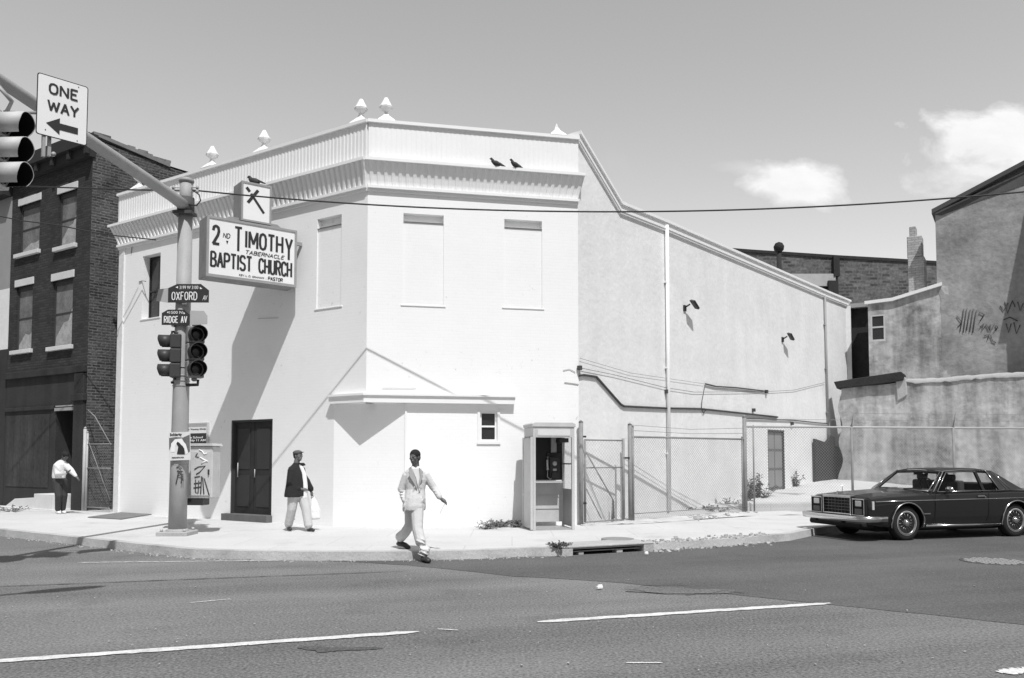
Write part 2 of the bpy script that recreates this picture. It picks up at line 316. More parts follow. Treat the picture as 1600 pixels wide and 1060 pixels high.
# newer asphalt of the side road, tyre-dark band at the kerb
def sheet(name, pts, z, m, seed=1, jit=0):
    rnd = random.Random(seed); v = []
    for i in range(len(pts)):
        a = Vector(pts[i][:2]); b = Vector(pts[(i+1) % len(pts)][:2]); n = max(1, int((b-a).length/.25)) if jit else 1
        n = min(n, 60)
        for j in range(n): p = a.lerp(b, j/n); v.append((p.x+rnd.uniform(-jit, jit), p.y+rnd.uniform(-jit, jit), z))
    k = MB().add(v, [tuple(range(len(v)))]); m_ = k.mesh(name); bm = bmesh.new(); bm.from_mesh(m_); bmesh.ops.triangulate(bm, faces=bm.faces, ngon_method='EAR_CLIP')
    for f in bm.faces:
        if f.normal.z < 0: f.normal_flip()
    bm.to_mesh(m_); bm.free()
    return struct(link(name, m_, m))
pp = [G(*p) for p in ((560, 879), (640, 884), (720, 892), (800, 901), (880, 905), (975, 912), (1150, 930), (1300, 946), (1450, 961), (1600, 977))]
pp += [Vector((9, 7.0, 0)), Vector((40, 8, 0)), Vector((60, 33, 0))]+[Vector((p.x+.0, p.y-.03, 0)) for p in reversed(cr[:-1])]+[Vector((p.x, p.y-.03, 0)) for p in reversed(cp[7:])]
sheet("road_resurfacing", pp, .004, asphalt2, 3, .015)
def stripe(name, a, b, w, z=.008, rag=.012, m=line_paint, seed=2):
    a, b = G(*a), G(*b); d = (b-a).normalized(); n = Vector((-d.y, d.x, 0)); rnd = random.Random(seed); N = 50
    k = MB(); v = []
    for i in range(N+1):
        t = i/N; e = min(1, min(t, 1-t)*14+.25); p = a.lerp(b, t)
        v += [(p+n*(w/2*e+rnd.uniform(-rag, rag))).to_tuple()[:2]+(z,), (p-n*(w/2*e+rnd.uniform(-rag, rag))).to_tuple()[:2]+(z,)]
    k.add(v, [(2*i, 2*i+1, 2*i+3, 2*i+2) for i in range(N)]); return struct(obj(name, k, m))
stripe("lane_marking", (-40, 1037), (655, 988), .13)
stripe("lane_marking", (840, 973), (1298, 943.5), .13, seed=5)
stripe("lane_marking", (1560, 1052), (1720, 1040), .14, rag=.03, seed=6)
stripe("lane_marking", (683, 984), (716, 986), .03, rag=.008, seed=7)
stripe("lane_marking", (296, 943), (360, 937), .025, rag=.008, seed=8)
stripe("lane_marking", (978, 1037), (1036, 1037), .03, rag=.006, seed=9)
stripe("lane_marking", (120, 880), (440, 876.5), .05, rag=.02, seed=10)
stripe("road_seam", (-20, 918), (640, 893), .03, rag=.01, m=asphalt3, seed=11)
def blob(name, cx, cy, rx, ry, z, m, seed=1, rough=.25, n=40):
    c = G(cx, cy); rnd = random.Random(seed); ph = [rnd.uniform(0, 6.28) for _ in range(5)]
    pts = []
    for i in range(n):
        a = 2*math.pi*i/n; q = 1+rough*sum(math.sin((j+2)*a+ph[j])/(j+1.5) for j in range(5))+rnd.uniform(-rough, rough)*.2
        pts.append((c.x+rx*q*math.cos(a), c.y+ry*q*math.sin(a)))
    return sheet(name, pts, z, m)
def crack(pts, w, seed):
    rnd = random.Random(seed); q = [G(*p) for p in pts]; v = []; n = 0; k = MB()
    for a, b in zip(q, q[1:]):
        d = (b-a); L_ = d.length; d = d.normalized(); nn = Vector((-d.y, d.x, 0)); m_ = max(2, int(L_/.12))
        for i in range(m_): p = a+d*L_*i/m_+nn*rnd.gauss(0, .035); ww = w*rnd.uniform(.3, 1.2); v += [(p.x+nn.x*ww, p.y+nn.y*ww, .011), (p.x-nn.x*ww, p.y-nn.y*ww, .011)]; n += 1
    k.add(v, [(2*i, 2*i+1, 2*i+3, 2*i+2) for i in range(n-1)]); struct(obj("road_crack", k, asphalt3))
crack([(975, 921), (1010, 927), (1075, 931), (1130, 925), (1180, 929)], .012, 4); crack([(980, 918), (1040, 915), (1090, 917)], .010, 6)
blob("asphalt_patch", 522, 1015, .22, .12, .006, asphalt2, 4, .6)
blob("asphalt_patch", 1060, 924, .62, .26, .009, mat("rough_asphalt", .135, .93, .2, 2, .75, 38, bump=.8, bs=50, tracks=.3, dist=.012), 9, .25)
# ------------------------------------------------------------------ church
C0 = G(570, 826, .14).xy; CL = G(176, 801, .14).xy; C1 = G(905, 820, .14).xy
sd = Vector((.653, .758)); CE = C1+sd*18.0
FL, FF, FS = Frame(CL, C0), Frame(C0, C1), Frame(C1, CE)
church = thing("church_building", "white painted two-storey corner church with corrugated cornice and finials", "building", (C0.x, C0.y, .14))
TOP = FF.at(571, 189)[1]; ZB = FF.at(575, 291)[1]; OV = .18; ZL = FF.at(573, 248, OV)[1]
print("church", TOP, ZB, ZL, FL.L, FF.L, FS.L)
def px_op(F, x0, y0, x1, y1, d):      # opening by its photo corners
    a = F.at(x0, (y0+y1)/2); b = F.at(x1, (y0+y1)/2); zt = F.at((x0+x1)/2, y0)[1]; zb = F.at((x0+x1)/2, y1)[1]; return (a[0], b[0], zb, zt, d)
CZ = FF.at(632, 630)[1]     # underside of the canopy: the ground-floor corner below it is cut off flat
ch = .95                     # chamfer length on either wall
oL = [px_op(FL, 222, 398, 250, 497, .26), px_op(FL, 495, 354, 533, 480, .03), px_op(FL, 495, 339, 533, 354, .16)]
oLb = [px_op(FL, 360, 656, 425, 806, .20)]
oF = [px_op(FF, 630, 348, 693, 477, .025), px_op(FF, 788, 357, 847, 481, .025), px_op(FF, 630, 335, 693, 348, .15), px_op(FF, 788, 344, 847, 357, .15)]
for q_, s_i in ((oL, (1, 2)), (oF, (0, 2)), (oF, (1, 3))):
    a_, b_ = q_[s_i[0]], q_[s_i[1]]; q_[s_i[0]] = a_[:3]+(b_[2],)+a_[4:]; q_[s_i[1]] = a_[:2]+b_[2:]
oFb = [px_op(FF, 750, 643, 777, 690, .12)]
k = MB(); wall(k, 0, FL.L, CZ, TOP-.3, oL); obj("wall", k, white_brick, church, FL.M)
k = MB(); wall(k, 0, FL.L-ch, -.1, CZ, oLb); obj("wall", k, white_brick, church, FL.M)
k = MB(); wall(k, 0, FF.L, CZ, TOP-.3, oF); obj("wall", k, white_brick, church, FF.M)
k = MB(); wall(k, ch*.9, FF.L, -.1, CZ, oFb); obj("wall", k, white_brick, church, FF.M)
FC = Frame(FL.w(FL.L-ch, 0, 0), FF.w(ch*.9, 0, 0))
k = MB(); wall(k, 0, FC.L, -.1, CZ, []); obj("wall", k, white_brick, church, FC.M)
# soffit of the overhanging corner
a, b, c = FL.w(FL.L-ch-.05, -.02, CZ+.004), FF.w(0, .0, CZ+.004), FF.w(ch*.9+.05, -.02, CZ+.004)
k = MB().add([a, b, c, a+Vector((0, 0, .05)), b+Vector((0, 0, .05)), c+Vector((0, 0, .05))], [(0, 1, 2), (3, 5, 4), (0, 3, 4, 1), (1, 4, 5, 2), (2, 5, 3, 0)]); obj("soffit", k, white_paint, church)
# side wall with its sloping head
def zpx(F, x, y, off=0): return F.at(x, y, off)
rk = [zpx(FS, 906, 225), zpx(FS, 968, 333), zpx(FS, 1040, 361), zpx(FS, 1290, 466), zpx(FS, 1331, 482)]
print("side", rk)
rk[0] = (0, rk[0][1]); rk[-1] = (FS.L, rk[-1][1])
do = px_op(FS, 1200, 672, 1226, 766, .12)
k = MB(); zz = do[3]+.3; wall(k, 0, FS.L, -.1, zz, [do])
n = len(rk); up = [(s_, z_) for s_, z_ in rk]
v = [(s_, 0, zz) for s_, _ in up]+[(s_, 0, z_) for s_, z_ in up]; v += [(x, .3, z) for x, _, z in v]
k.add(v, [(i, i+1, n+i+1, n+i) for i in range(n-1)]+[(2*n+i, 3*n+i, 3*n+i+1, 2*n+i+1) for i in range(n-1)]+[(n+i, n+i+1, 3*n+i+1, 3*n+i) for i in range(n-1)]+[(0, n, 3*n, 2*n), (n-1, 3*n-1, 4*n-1, 2*n-1)])
obj("side_wall", k, white_stucco, church, FS.M)
# coping and gutter along the sloping head
k = MB()
for i in range(n-1):
    (s0, z0), (s1, z1) = up[i], up[i+1]
    k.prism([(s0, z0-.02), (s1, z1-.02), (s1, z1+.20), (s0, z0+.20)], -.05, .34)
    k.prism([(s0, z0+.20), (s1, z1+.20), (s1, z1+.27), (s0, z0+.27)], -.10, .36)
    k.prism([(s0, z0+.03), (s1, z1+.03), (s1, z1+.09), (s0, z0+.09)], -.07, -.05)
obj("coping", k, white_metal, church, FS.M)
# roof
BL = FL.p0+FS.x*16; k = MB(); zr = TOP-.35
roofpts = [FL.w(.1, -.1, zr), FL.w(FL.L, -.1, zr), FF.w(FF.L-.1, -.1, zr), FS.w(up[1][0], -.1, up[1][1]-.1), FS.w(FS.L-.1, -.1, up[-1][1]-.1), Vector((BL.x, BL.y, up[-1][1]-.1)), Vector((FL.p0+FS.x*2.5).to_tuple()[:2]+(up[1][1]-.1,))]
k.add(roofpts, [(0, 1, 2), (0, 2, 3, 6), (6, 3, 4, 5)]); obj("roof", k, mat("tar_roof", .08, .9), church)
E0 = FS.w(FS.L, 0, 0); k = MB(); fb = Frame(E0.xy, BL.xy); wall(k, 0, fb.L, -.1, up[-1][1], []); obj("rear_wall", k, white_stucco, church, fb.M)
fb2 = Frame(BL.xy, FL.p0.xy); k = MB(); wall(k, 0, fb2.L, -.1, up[-1][1], []); obj("rear_wall", k, white_stucco, church, fb2.M)
# corrugated cornice bands
TT = math.tan(R(22.8))
def corr(F, a0, a1, b0, b1, zlo, zhi, olo, ohi, pitch=.15, amp=.045, curve=0, rows=5):
    n = int((a1-a0)/pitch); k = MB(); cols = []
    for i in range(n):
        for f_, o_ in ((0, 0), (.38, 0), (.5, amp), (.88, amp)): cols.append(((i+f_)/n, o_))
    cols.append((1, 0)); v = []
    for t, o_ in cols:
        for j in range(rows+1):
            u = j/rows; oo = olo+(ohi-olo)*(u**(1+curve)); s0 = a0+(b0-a0)*u; s1 = a1+(b1-a1)*u
            v.append((s0+(s1-s0)*t, -(oo+o_), zlo+(zhi-zlo)*u))
    m = rows+1
    k.add(v, [(i*m+j, (i+1)*m+j, (i+1)*m+j+1, i*m+j+1) for i in range(len(cols)-1) for j in range(rows)])
    return k
OP = .05
for F, el, er, lab in ((FL, .22, 0, 'l'), (FF, 0, .12, 'f')):
    lo_a, lo_b = (0, F.L+.02*TT) if lab == 'l' else (-.02*TT, F.L)
    hi_a, hi_b = (-el, F.L+OV*TT) if lab == 'l' else (-OV*TT, F.L+er)
    k = corr(F, lo_a, lo_b, hi_a, hi_b, ZB, ZL, .03, OV, curve=.6, amp=.055 if lab == 'l' else .016)
    k.add([(hi_a, -OV-.03, ZL), (hi_b, -OV-.03, ZL), (hi_b, .0, ZL), (hi_a, .0, ZL)], [(0, 1, 2, 3)])         # ledge
    k.add([(lo_a, 0, ZB), (hi_a, -OV, ZL), (hi_a, 0, ZL)], [(0, 1, 2)]); k.add([(lo_b, 0, ZB), (hi_b, -OV, ZL), (hi_b, 0, ZL)], [(0, 1, 2)])
    obj("cornice", k, white_metal, church, F.M)
    k = MB().box(hi_a, hi_b, -OV-.055, -OV-.0, ZL-.03, ZL+.035); k.box(lo_a, lo_b, -.09, 0, ZB-.05, ZB+.01); k.box(lo_a, lo_b, -.045, 0, ZB-.11, ZB-.05)
    obj("moulding", k, white_paint, church, F.M)
    k = corr(F, 0, F.L, (0), F.L, ZL, TOP-.05, OP, OP, pitch=.11, amp=.009 if lab == 'l' else .004, rows=1)
    k.add([(0, -OP, ZL), (0, -OP, TOP), (0, .25, TOP), (0, .25, ZL)], [(0, 1, 2, 3)]); k.add([(F.L, -OP, ZL), (F.L, -OP, TOP), (F.L, .25, TOP), (F.L, .25, ZL)], [(0, 1, 2, 3)])
    obj("parapet", k, white_metal, church, F.M)
    k = MB().box(-.02, F.L+.02, -OP-.06, .3, TOP-.05, TOP+.02); obj("parapet_cap", k, white_paint, church, F.M)
def finial(F, x, top=True, s=.5):
    a = F.at(x, 190 if F is FF else 0, .1)[0]; k = MB()
    k.lathe([(.46*s, 0), (.42*s, .05*s), (.30*s, .14*s), (.15*s, .26*s), (.10*s, .36*s)], 4, sm=False, ph=R(45))
    if top: k.lathe([(.09*s, .34*s), (.08*s, .42*s), (.13*s, .46*s), (.25*s, .55*s), (.27*s, .62*s), (.20*s, .72*s), (.07*s, .97*s), (.001, 1.0*s)], 8, sm=False)
    else: k.lathe([(.08*s, .34*s), (.03*s, .5*s), (.001, .55*s)], 4, sm=False)
    M = F.M @ Matrix.Translation((a, .08, TOP+.02)); k2 = obj("finial", k, white_paint, church, M); return k2
for F, x, t, sz in ((FL, 215, 1, .60), (FL, 327, 1, .60), (FL, 407, 1, .58), (FL, 557, 1, .58), (FF, 604, 1, .58), (FF, 873, 0, .60)): finial(F, x, t, sz)
# canopy
ca = FF.at(805, 624, .12)[0]; la = FL.at(514, 624, .12)[0]; off = .13; tw = off*TT
zc0, zc1 = CZ-.0, CZ+.15
k = MB().prism([(la, -off), (FL.L+tw, -off), (FL.L, .02), (la, .02)], zc0, zc1, 'z'); k.prism([(la, -off-.04), (FL.L+tw*1.3, -off-.04), (FL.L, .02), (la, .02)], zc1, zc1+.045, 'z'); obj("canopy", k, white_paint, church, FL.M)
k = MB().prism([(-tw, -off), (ca, -off), (ca, .02), (0, .02)], zc0, zc1, 'z'); k.prism([(-tw*1.3, -off-.04), (ca, -off-.04), (ca, .02), (0, .02)], zc1, zc1+.045, 'z'); obj("canopy", k, white_paint, church, FF.M)
k = MB().box(ch*.9-.02, ch*.9+.025, -.02, .02, -.1, CZ-.0); obj("corner_bead", k, white_paint, church, FF.M)
# blind window sills, heads
for F, ops in ((FL, oL[:2]), (FF, oF[:2])):
    for o in ops:
        k = MB().box(o[0]-.05, o[1]+.05, -.018, .02, o[2]-.035, o[2]); obj("sill", k, white_paint, church, F.M, .006)
# glazed openings
def sash(F, o, fr, gl, mid, d, w=.05):
    a, b, c, e, _ = o; win = obj("window", MB().box(a, b, d-.01, d+.02, c, c+w).box(a, b, d-.01, d+.02, e-w, e).box(a, a+w, d-.01, d+.02, c+w, e-w).box(b-w, b, d-.01, d+.02, c+w, e-w).box(a+w, b-w, d-.012, d+.018, mid-.02, mid+.02), fr, church, F.M)
    obj("pane", MB().box(a+w, b-w, d+.022, d+.03, c+w, e-w), gl, win, F.M)
o = oL[0]; sash(FL, o, black, dark_glass, (o[2]*.55+o[3]*.45), .22, .03)
o = oFb[0]; sash(FF, o, white_paint, dark_glass, (o[2]+o[3])/2, .06, .045)
k = MB().box(o[0]-.07, o[1]+.07, -.03, .0, o[2]-.06, o[2]-.0).box(o[0]-.06, o[0], -.02, 0, o[2], o[3]+.05).box(o[1], o[1]+.06, -.02, 0, o[2], o[3]+.05); obj("window_trim", k, white_paint, church, FF.M)
# double door in the Oxford wall
a, b, c, e, _ = oLb[0]; mid = (a+b)/2; jm = mat("dark_door_frame", .05, .7)
dr = obj("door", MB().box(a+.05, mid-.008, .10, .14, c, e-.05).box(mid+.008, b-.05, .10, .14, c, e-.05), dark_door, church, FL.M)
k = MB()
for x0 in (a+.15, mid+.1):
    for z0, z1 in ((c+.2, c+.95), (c+1.1, e-.2)): k.box(x0, x0+(mid-a)-.3, .088, .1, z0, z1)
obj("door_panel", k, mat("door_panel_paint", .036, .6), dr, FL.M, .004)
for x_, z_ in ((a+.2, 1.25), (mid+.07, 1.1)): obj("handle", MB().tube([(x_, .06, c+.9), (x_, .06, c+z_)], .012), metal_grey, dr, FL.M)
obj("door_frame", MB().box(a, a+.05, .02, .18, c, e).box(b-.05, b, .02, .18, c, e).box(a+.05, b-.05, .02, .18, e-.05, e), jm, church, FL.M)
obj("door_step", MB().box(a-.12, b+.03, -.16, .19, .0, c+.03), mat("dark_stone_step", .12, .9, .2, 5, .1), church, FL.M, .008)
# side door with glazed grille
a, b, c, e, _ = do
dr = obj("door", MB().box(a, b, .07, .11, c, e), mat("grey_door", .13, .7, .15, 5, .1), church, FS.M)
k = MB(); w_ = b-a
for i in range(3):
    z0 = c+.05+(e-c-.1)*i/3; k.box(a+.07, a+w_/2-.04, .062, .07, z0+.05, z0+(e-c)/3-.07); k.box(a+w_/2+.04, b-.07, .062, .07, z0+.05, z0+(e-c)/3-.07)
obj("door_panel", k, mat("grey_door_light", .24, .6, .1), dr, FS.M)
obj("door_frame", MB().box(a, a+.04, .0, .11, c, e).box(b-.04, b, .0, .11, c, e).box(a+.04, b-.04, .0, .11, e-.05, e), mat("dark_grey_frame", .07, .7), church, FS.M)
obj("door_step", MB().box(a-.3, b+.5, -1.1, -.0, c-.5, c-.02), concrete, church, FS.M, .02)
# downpipes, floodlights, conduits on the side wall
def wpath(F, pts, off): return [(F.at(x, y, off)[0], -off, F.at(x, y, off)[1]) for x, y in pts]
for x0, y0, x1, y1, r_, m in ((1042, 352, 1046, 798, .05, white_paint), (1289, 462, 1295, 690, .035, mat("stained_pipe", .3, .7))):
    k = MB().tube(wpath(FS, [(x0, y0), (x1, y1)], .07), r_, 10)
    for t in (.2, .5, .8):
        p = wpath(FS, [(x0+(x1-x0)*t, y0+(y1-y0)*t)], .07)[0]; k.box(p[0]-.07, p[0]+.07, -.08, -.0, p[2]-.02, p[2]+.02)
    obj("downpipe", k, m, church, FS.M)
for x, y in ((1069, 482), (1222, 531)):
    s_, z_ = FS.at(x, y); hd = obj("wall_lamp", MB().box(s_-.06, s_+.06, -.04, 0, z_-.08, z_+.08).tube([(s_, -.03, z_+.02), (s_+.04, -.16, z_+.10)], .022), black, church, FS.M)
    k = MB(); k.M = Matrix.Translation((s_+.12, -.24, z_+.13)) @ Matrix.Rotation(R(25), 4, 'Y') @ Matrix.Rotation(R(20), 4, 'X'); k.prism([(-.16, -.03), (.22, -.06), (.24, .01), (-.1, .045)], -.07, .07); obj("lamp_head", k, black, hd, FS.M, .01)
cond = mat("dark_conduit", .07, .7, .2, 5)
for pts, r_ in (([(905, 587), (912, 586), (932, 589), (970, 632), (975, 635), (1040, 638), (1095, 639), (1170, 647), (1215, 652)], .028), ([(1102, 600), (1118, 604), (1150, 606), (1200, 612)], .022), ([(1167, 654), (1240, 657), (1278, 661), (1292, 662)], .02),
                  ([(1102, 600), (1097, 626), (1096, 640)], .009), ([(906, 575), (960, 586), (1040, 606), (1085, 613), (1200, 612)], .006), ([(1200, 612), (1240, 610), (1289, 598)], .006), ([(906, 560), (985, 583), (1100, 600)], .004), ([(1097, 641), (1099, 646), (1103, 641)], .012)):
    obj("conduit", MB().tube(wpath(FS, pts, .035), r_, 6), cond, church, FS.M)
for x, y in ((906, 575), (1042, 612), (1178, 641), (1238, 662), (1198, 612)):
    s_, z_ = FS.at(x, y, .05); obj("junction_box", MB().box(s_-.045, s_+.045, -.09, 0, z_-.05, z_+.05), cond, church, FS.M, .006)
for F, pts, r_ in ((FF, [(880, 579), (890, 577), (899, 582)], .006), (FF, [(882, 598), (892, 599), (904, 601)], .008), (FL, [(200, 373), (207, 378), (205, 396)], .012), (FL, [(228, 440), (222, 439), (217, 441)], .012), (FL, [(216, 448), (202, 478), (190, 500), (183, 527)], .005), (FL, [(403, 498), (435, 497)], .005), (FF, [(650, 607), (597, 607)], .004)):
    obj("wire", MB().tube(wpath(F, pts, .015), r_, 5), mat("grey_wire", .3, .7), church, F.M)
# ------------------------------------------------------------------ church sign
face_mat = mat("white_sign_face", .78, .5, .02, 2, .015, 50); frame_mat = mat("grey_sign_frame", .30, .6, .1, 4, .08, 40); side_mat = mat("rusty_sign_side", .26, .7, .2, 3, .15, 30, streak=.2)
sr = DP(463, 405, 18.75); sl_dir = Vector((-.79, -.61, 0))
def solve_u(p, d, px, z):          # walk from p along d until the photo column px
    for i in range(4000):
        q = p+d*(i*.005)
        if 800+FPX*q.x/(q.y*math.cos(PITCH)+(z-H)*math.sin(PITCH)) <= px: return q
    return q
sl = solve_u(Vector((sr.x, sr.y, 0)), sl_dir, 322, 6)
FSN = Frame(sl.xy, sr.xy); SW = FSN.L; zt = FSN.at(463, 361)[1]; zb = FSN.at(463, 450)[1]; ztl = FSN.at(322, 338)[1]
print("sign", SW, zt, ztl, zb)
th = .5
sgn = thing("church_sign", "white illuminated church sign box with black lettering jutting from the corner church", "sign", (sr.x, sr.y, zb), M=FSN.M)
obj("cabinet", MB().box(0, SW, .0, th, zb+.0, zt), side_mat, sgn, FSN.M, .012)
obj("sign_face", MB().box(.05, SW-.05, -.012, .004, zb+.06, zt-.05), face_mat, sgn, FSN.M)
obj("sign_frame", MB().box(0, SW, -.03, -.0, zb, zb+.06).box(0, SW, -.03, 0, zt-.05, zt).box(0, .05, -.03, 0, zb+.06, zt-.05).box(SW-.05, SW, -.03, 0, zb+.06, zt-.05), frame_mat, sgn, FSN.M)
hh = zt-zb
def st(body, u0, u1, v0, v1, bold=.02, shear=0, nm="lettering", m=black_ink): text(body, nm, SW*u0, SW*u1, zb+hh*v0, zb+hh*v1, m, sgn, FSN.M, bold, shear, y=-.014)
def pt(b, u0, u1, v0, v1, w, sh=0, gap=.34): painted(b, "lettering", SW*u0, SW*u1, zb+hh*v0, zb+hh*v1, w, black_ink, sgn, FSN.M, -.013, gap, sh)
pt("2", .055, .145, .53, .87, .058); pt("ND", .17, .245, .67, .755, .014, .15); obj("lettering", MB().prism([(SW*.205, zb+hh*.63), (SW*.23, zb+hh*.63), (SW*.2175, zb+hh*.57)], -.017, -.013), black_ink, sgn, FSN.M)
pt("T", .29, .385, .47, .90, .052); pt("IMOTH", .405, .845, .555, .86, .052, 0, .42); pt("Y", .86, .955, .45, .845, .052)
pt("TABERNACLE", .41, .85, .455, .525, .014, .3)
pt("BAPTIST", .04, .495, .16, .43, .046, 0, .38); pt("CHURCH", .56, .95, .16, .43, .046, 0, .40)
st("REV. L. D. GRAHAM  -", .35, .655, .072, .105, .0, .2); pt("PASTOR", .67, .84, .065, .13, .014, .1)
xl = FSN.at(377, 300)[0]; xr = FSN.at(424, 300)[0]; z1 = FSN.at(424, 292)[1]; z0 = zt+.02
obj("cross_cabinet", MB().box(xl-.0, xr, .0, th, z0, z1), side_mat, sgn, FSN.M, .01)
obj("cross_face", MB().box(xl+.04, xr-.04, -.01, .004, z0+.04, z1-.04), face_mat, sgn, FSN.M)
obj("sign_frame", MB().box(xl, xr, -.025, 0, z0, z0+.04).box(xl, xr, -.025, 0, z1-.04, z1).box(xl, xl+.04, -.025, 0, z0+.04, z1-.04).box(xr-.04, xr, -.025, 0, z0+.04, z1-.04), frame_mat, sgn, FSN.M)
cx, cz = (xl+xr)/2+.0, (z0+z1)/2
def pxs(x, y): q = FSN.at(x, y); return Vector((q[0], 0, q[1]))
def bar(k, a, b, w):
    d = (b-a).normalized(); n_ = Vector((-d.z, 0, d.x))*w/2; k.prism([((a+n_).x, (a+n_).z), ((b+n_).x, (b+n_).z), ((b-n_).x, (b-n_).z), ((a-n_).x, (a-n_).z)], -.016, -.011)
k = MB(); bar(k, pxs(385, 293), pxs(390, 300), .065); bar(k, pxs(392, 303), pxs(412, 334), .055); bar(k, pxs(387, 317), pxs(403, 298), .065); obj("cross", k, black_ink, sgn, FSN.M)
obj("saddle", MB().prism([(xl-.35, zt), (xr+.35, zt), (xr+.2, zt+.10), (xl-.2, zt+.10)], .12, .38), frame_mat, sgn, FSN.M)
obj("wall_bracket", MB().box(SW, SW+.18, .1, .16, zt-.3, zt-.22).box(SW, SW+.18, .3, .36, zb+.2, zb+.28), frame_mat, sgn, FSN.M)
sw_ = FSN.w(SW*.0+.12, -.25, zb-.02)
# ------------------------------------------------------------------ notice board on the church wall
a = FL.at(282, 662); b = FL.at(327, 697)
nb = thing("notice_board", "framed notice board with white heading and black panel on the white church wall", "notice board", (0, 0, 0), M=FL.M @ Matrix.Translation((a[0], 0, b[1])))
w_, h_ = b[0]-a[0], a[1]-b[1]; MM = nb.matrix_basis
obj("board_frame", MB().box(0, w_, -.07, 0, -.0, .03).box(0, w_, -.07, 0, h_-.03, h_).box(0, .03, -.07, 0, .03, h_-.03).box(w_-.03, w_, -.07, 0, .03, h_-.03), alu, nb, MM)
obj("heading_panel", MB().box(.03, w_-.03, -.04, -.005, h_*.55, h_-.03), face_mat, nb, MM); obj("letter_panel", MB().box(.03, w_-.03, -.035, -.005, .03, h_*.53), black, nb, MM)
text("You're Young Only", "lettering", .08, w_-.08, h_*.68, h_*.76, black_ink, nb, MM, .02, y=-.042); text("Sunday School\nWorship 11 AM", "lettering", .12, w_-.1, .10, h_*.42, face_mat, nb, MM, .01, y=-.037)
# ------------------------------------------------------------------ signal pole with mast arm
pb = G(277, 836, .14); pole = thing("signal_pole", "grey steel signal pole with long mast arm on the corner pavement", "pole", (pb.x, pb.y, .14)); bx, by = pb.x, pb.y
zp = DP(291, 284, by)[2]; ptop = DP(291, 300, by)
lean = Vector((ptop.x-bx, 0, 0))
def pp_(z): return Vector((bx+lean.x*(z-.14)/(zp-.14), by, z))
obj("shaft", MB().tube([pp_(.2), pp_(1.4), pp_(3.5), pp_(zp-.55)], [.172, .165, .150, .135], 14).tube([pp_(zp-.56), pp_(zp)], [.125, .125], 14), pole_mat, pole)
obj("cap", MB().tube([pp_(zp-.02), pp_(zp+.03), pp_(zp+.07)], [.145, .15, .08], 14).tube([pp_(zp-.5), pp_(zp-.47)], .14, 14), pole_mat, pole)
k = MB().box(bx-.30, bx+.30, by-.30, by+.30, .13, .22); k.tube([(bx, by, .2), (bx, by, .26)], [.23, .2], 14)
obj("base_plate", k, mat("concrete_base", .38, .9, .15, 4, .1, 40, bump=.3), pole, bevel=.015)
for x in (-.22, .22):
    for y in (-.22, .22): obj('bolt', MB().tube([(bx+x, by+y, .22), (bx+x, by+y, .27)], .03, 6), metal_grey, pole)
k = MB()
for z in (3.05, 3.15, 3.25, 3.42, 1.5, 1.57): k.tube([pp_(z), pp_(z+.018)], .165, 14)
obj("steel_band", k, alu_dark, pole)
az = DP(290, 322, by)[2]; A0 = pp_(az); AD = Vector((-.085, -1, .0)); A1 = A0+AD*9.6
arm = MB().tube([A0+Vector((0, 0, -.02)), A0+AD*.6+Vector((0, 0, .02)), A0+AD*5+Vector((0, 0, .10)), A1+Vector((0, 0, .16))], [.115, .11, .09, .07], 12)
obj("mast_arm", arm, pole_mat, pole)
k = MB().tube([A0+Vector((0, 0, -.18)), A0+Vector((0, 0, .16))], .165, 12).box(A0.x-.19, A0.x+.19, A0.y-.2, A0.y+.1, az-.20, az-.14); obj("arm_clamp", k, mat("dark_clamp", .07, .7), pole)
k = MB()
for dx in (-.2, .2):
    for dz in (-.22, -.14): k.tube([(A0.x+dx*.6, by-.05, zp+dz), (A0.x+dx*1.35, by-.05, zp+dz)], .012, 6).tube([(A0.x+dx*1.2, by-.05, zp+dz-.03), (A0.x+dx*1.2, by-.05, zp+dz+.03)], .028, 8)
obj("insulator", k, alu_dark, pole)
obj("wire_loop", MB().tube([(A0.x+.16, by-.1, zp-.2), (A0.x+.30, by-.1, zp-.3), (A0.x+.33, by-.1, zp-.42), (A0.x+.25, by-.1, zp-.52), (A0.x+.1, by-.12, zp-.5)], .014, 6), cable_mat, pole)
# scrawl on the pole, painted paper patches
def scrawl(pts_list, F_, off, m, w=.012, name="graffiti", parent=None, M=None):
    k = MB()
    for pts in pts_list:
        q = [F_(x, y) for x, y in pts]; k.tube([(s_, -off, z_) for s_, z_ in q], w, 5, flat=1)
    return obj(name, k, m, parent, M)
FPO = Frame((bx-1, by-.168), (bx+1, by-.168))
ink = mat("dark_marker", .05, .8, .1, 5)
scrawl([[(276, 731), (280, 728), (284, 732), (277, 736), (286, 737)], [(279, 737), (277, 748), (275, 757)], [(283, 739), (284, 748), (283, 756)], [(277, 744), (286, 741), (286, 752)]], lambda x, y: FPO.at(x, y), .004, ink, .010, "graffiti", pole, FPO.M)
obj("paper_scrap", MB().tube([pp_(1.66), pp_(1.78), pp_(1.93)], .1665, 14), face_mat, pole)
